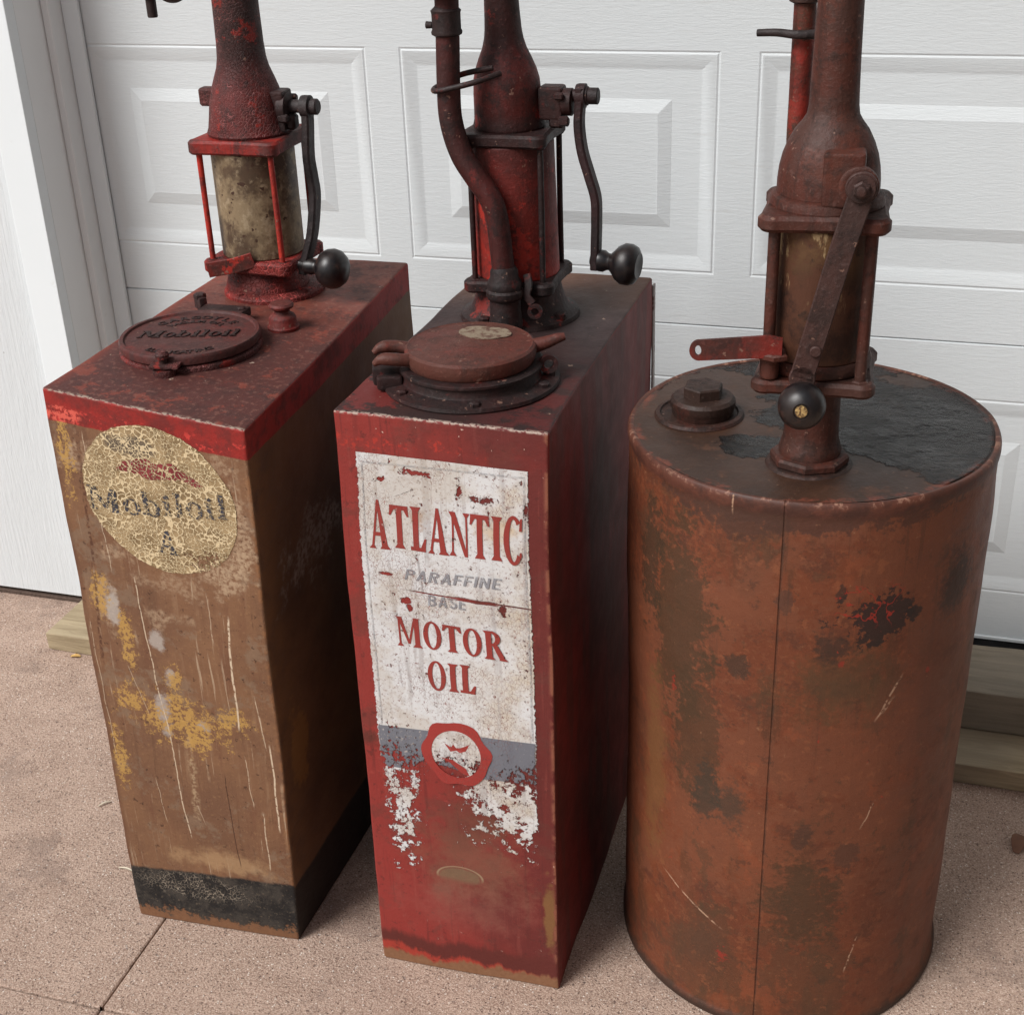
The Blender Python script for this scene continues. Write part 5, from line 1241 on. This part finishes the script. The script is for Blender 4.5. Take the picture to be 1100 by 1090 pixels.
    lathe(bm, [(.019, 0), (.020, .002), (.020, .010), (.016, .012)], rel(.030, .056, 1.132), 28, vw)
    link('crank_bracket', bm, M['cast_c'], g)
    bm = bmesh.new()
    pts = [rel(.0345, .076, 1.141), rel(.0310, .076, 1.120), rel(.0180, .077, 1.070), rel(.0040, .078, 1.008), rel(-.0085, .078, .952), rel(-.0135, .078, .930)]
    strap(bm, pts, ax, .0255, .0060, .0012, 5)
    lathe(bm, [(.0150, -.003), (.0160, -.002), (.0160, .002), (.0150, .0032)], rel(.0325, .076, 1.134), 30, vw); lathe(bm, [(.0135, -.003), (.0142, -.002), (.0142, .002), (.0130, .0030)], rel(-.0130, .078, .930), 24, vw)
    lev = link('crank_lever', bm, M['lever_c'], g)
    bm = bmesh.new(); lathe(bm, [(.013, 0), (.0138, .001), (.0138, .0035), (.012, .004)], rel(.0325, .0793, 1.134), 28, vw); hexnut(bm, rel(.0325, .083, 1.134), .0092, .006, vw); lathe(bm, [(.005, 0), (.005, .004), (.003, .005)], rel(.0325, .089, 1.134), 14, vw)
    link('pivot_bolt', bm, M['lever_c'], lev)
    bm = bmesh.new(); lathe(bm, [(.0055, 0), (.0062, .001), (.0062, .003), (.005, .004)], rel(-.0010, .0815, .962), 16, vw); link('rivet', bm, M['lever_c'], lev)
    d = (vw + Vector((0, 0, .10))).normalized()
    bm = bmesh.new(); lathe(bm, [(.008, -.004), (.010, 0), (.011, .006), (.0105, .014), (.013, .019), (.019, .025), (.0235, .033), (.0250, .042), (.0240, .050), (.0205, .057), (.015, .0615), (.0085, .0635), (.0075, .0625), (.001, .062)], rel(-.0112, .080, .912), 40, d); kb = link('crank_knob', bm, M['knob'], lev)
    bm = bmesh.new(); lathe(bm, [(.0065, .0620), (.0062, .0650), (.0035, .0655), (.001, .0648)], rel(-.0112, .080, .912), 16, d); link('end_pin', bm, M['brass'], kb)
    # small flat bar with a hole, sticking out at the left
    def at_(a, z, b=.068): return rel(a, b, z)
    bm = bmesh.new()
    cx_, cz_ = -.1240, 0; ro, ri = .0105, .0046
    n = 28; z_l, z_r = .9850, .9935
    outer, inner = [], []
    th = .0022
    def pt(a, z, k): return rel(a, .070 + k*th, z)
    # bar with a rounded end and a hole: outline bridged to the hole
    for i in range(n):
        a = R(90) + math.pi*i/(n-1)
        outer.append((cx_ + ro*math.cos(a), z_l + ro*math.sin(a)*1.1))
    full = outer + [(-.050, z_r - .0135), (-.036, z_r - .0100), (-.036, z_r + .0090), (-.050, z_r + .0115)]
    hole = [(cx_ - .001 + ri*.75*math.cos(R(90) + 2*math.pi*i/24), z_l + ri*1.3*math.sin(R(90) + 2*math.pi*i/24)) for i in range(24)]
    for k in (-1, 1):
        vo = [bm.verts.new(pt(x, z, k)) for x, z in full]; vi = [bm.verts.new(pt(x, z, k)) for x, z in hole]
        eo = [bm.edges.new((vo[i], vo[(i+1) % len(vo)])) for i in range(len(vo))]; ei = [bm.edges.new((vi[i], vi[(i+1) % len(vi)])) for i in range(len(vi))]
        bmesh.ops.triangle_fill(bm, edges=eo+ei, use_beauty=True)
        if k == -1: v0o, v0i = vo, vi
        else:
            for A_, B_ in ((v0o, vo), (v0i, vi)):
                for i in range(len(A_)): bm.faces.new((A_[i], A_[(i+1) % len(A_)], B_[(i+1) % len(B_)], B_[i]))
    bmesh.ops.recalc_face_normals(bm, faces=bm.faces)
    for v in bm.verts: v.co.z -= .032
    link('seal_bar', bm, M['red_bar'], g)
    bm = bmesh.new(); slab(bm, [tuple(rel(a, b, 0)[:2]) for a, b in ((-.062, .030), (-.036, .030), (-.030, .070), (-.044, .077), (-.060, .070))], .944, .952, .002)
    lathe(bm, [(.0095, .920), (.0105, .923), (.0105, .962), (.008, .965)], rel(-.0490, .0535, 0), 20)
    link('rod_boss', bm, M['cast_c'], g)
M['pipe_c'] = iron_mat('rust_and_red_pipe', (0.26, 0.030, 0.018), (0.13, 0.050, 0.028), (0.05, 0.022, 0.015), redamt=.10, bsc=14)
pumpC()

# ------------------------------------------------------------------ small litter on the ground
def scrap(name, x, y, ln, wd, ang, mat, label, cat, curl=.002, group=None):
    bm = bmesh.new(); n = 7; d = Vector((math.cos(ang), math.sin(ang), 0)); w = Vector((-d.y, d.x, 0)); rows = []
    for i in range(n):
        t = i/(n-1); W = wd*.5*math.sin(math.pi*(.12+.76*t)); c = Vector((x, y, .0022 + curl*math.sin(math.pi*t))) + d*(t-.5)*ln + w*math.sin(t*3)*ln*.06
        rows.append([c - w*W, c + Vector((0, 0, -.0008)), c + w*W])
    for zz in (0, .0007):
        vs = [[bm.verts.new(p + Vector((0, 0, zz))) for p in r_] for r_ in rows]
        for i in range(n-1):
            for j in range(2): bm.faces.new((vs[i][j], vs[i+1][j], vs[i+1][j+1], vs[i][j+1]))
    o = link(name, bm, mat, origin=(x, y, 0)); tag(o, label, cat, group)
scrap('yellow_petal', -1.308, -.118, .020, .010, .2, M['petal'], 'small yellow leaf scrap lying at the front edge of the pale plank', 'leaf')
scrap('straw_scrap', -1.102, -.26, .050, .008, .25, M['straw'], 'pale frayed straw scrap on the concrete, the one nearest the plank', 'straw', group='straw scraps on the concrete')
scrap('straw_scrap', -.986, -.427, .036, .004, .75, M['straw'], 'thin pale straw scrap on the concrete left of the brown tank, middle one', 'straw', group='straw scraps on the concrete')
scrap('straw_scrap', -1.005, -.51, .022, .004, .85, M['straw'], 'tiny pale straw scrap on the concrete below the middle scrap', 'straw', group='straw scraps on the concrete')
scrap('straw_scrap', -.885, -.646, .028, .004, -.1, M['straw'], 'pale straw scrap beside the foot of the brown tank', 'straw', group='straw scraps on the concrete')
scrap('dead_leaf', .468, -.243, .045, .026, 1.2, M['leaf'], 'curled brown dead leaf on the concrete right of the drum', 'leaf', .012)
# nail heads and specks on the white trim
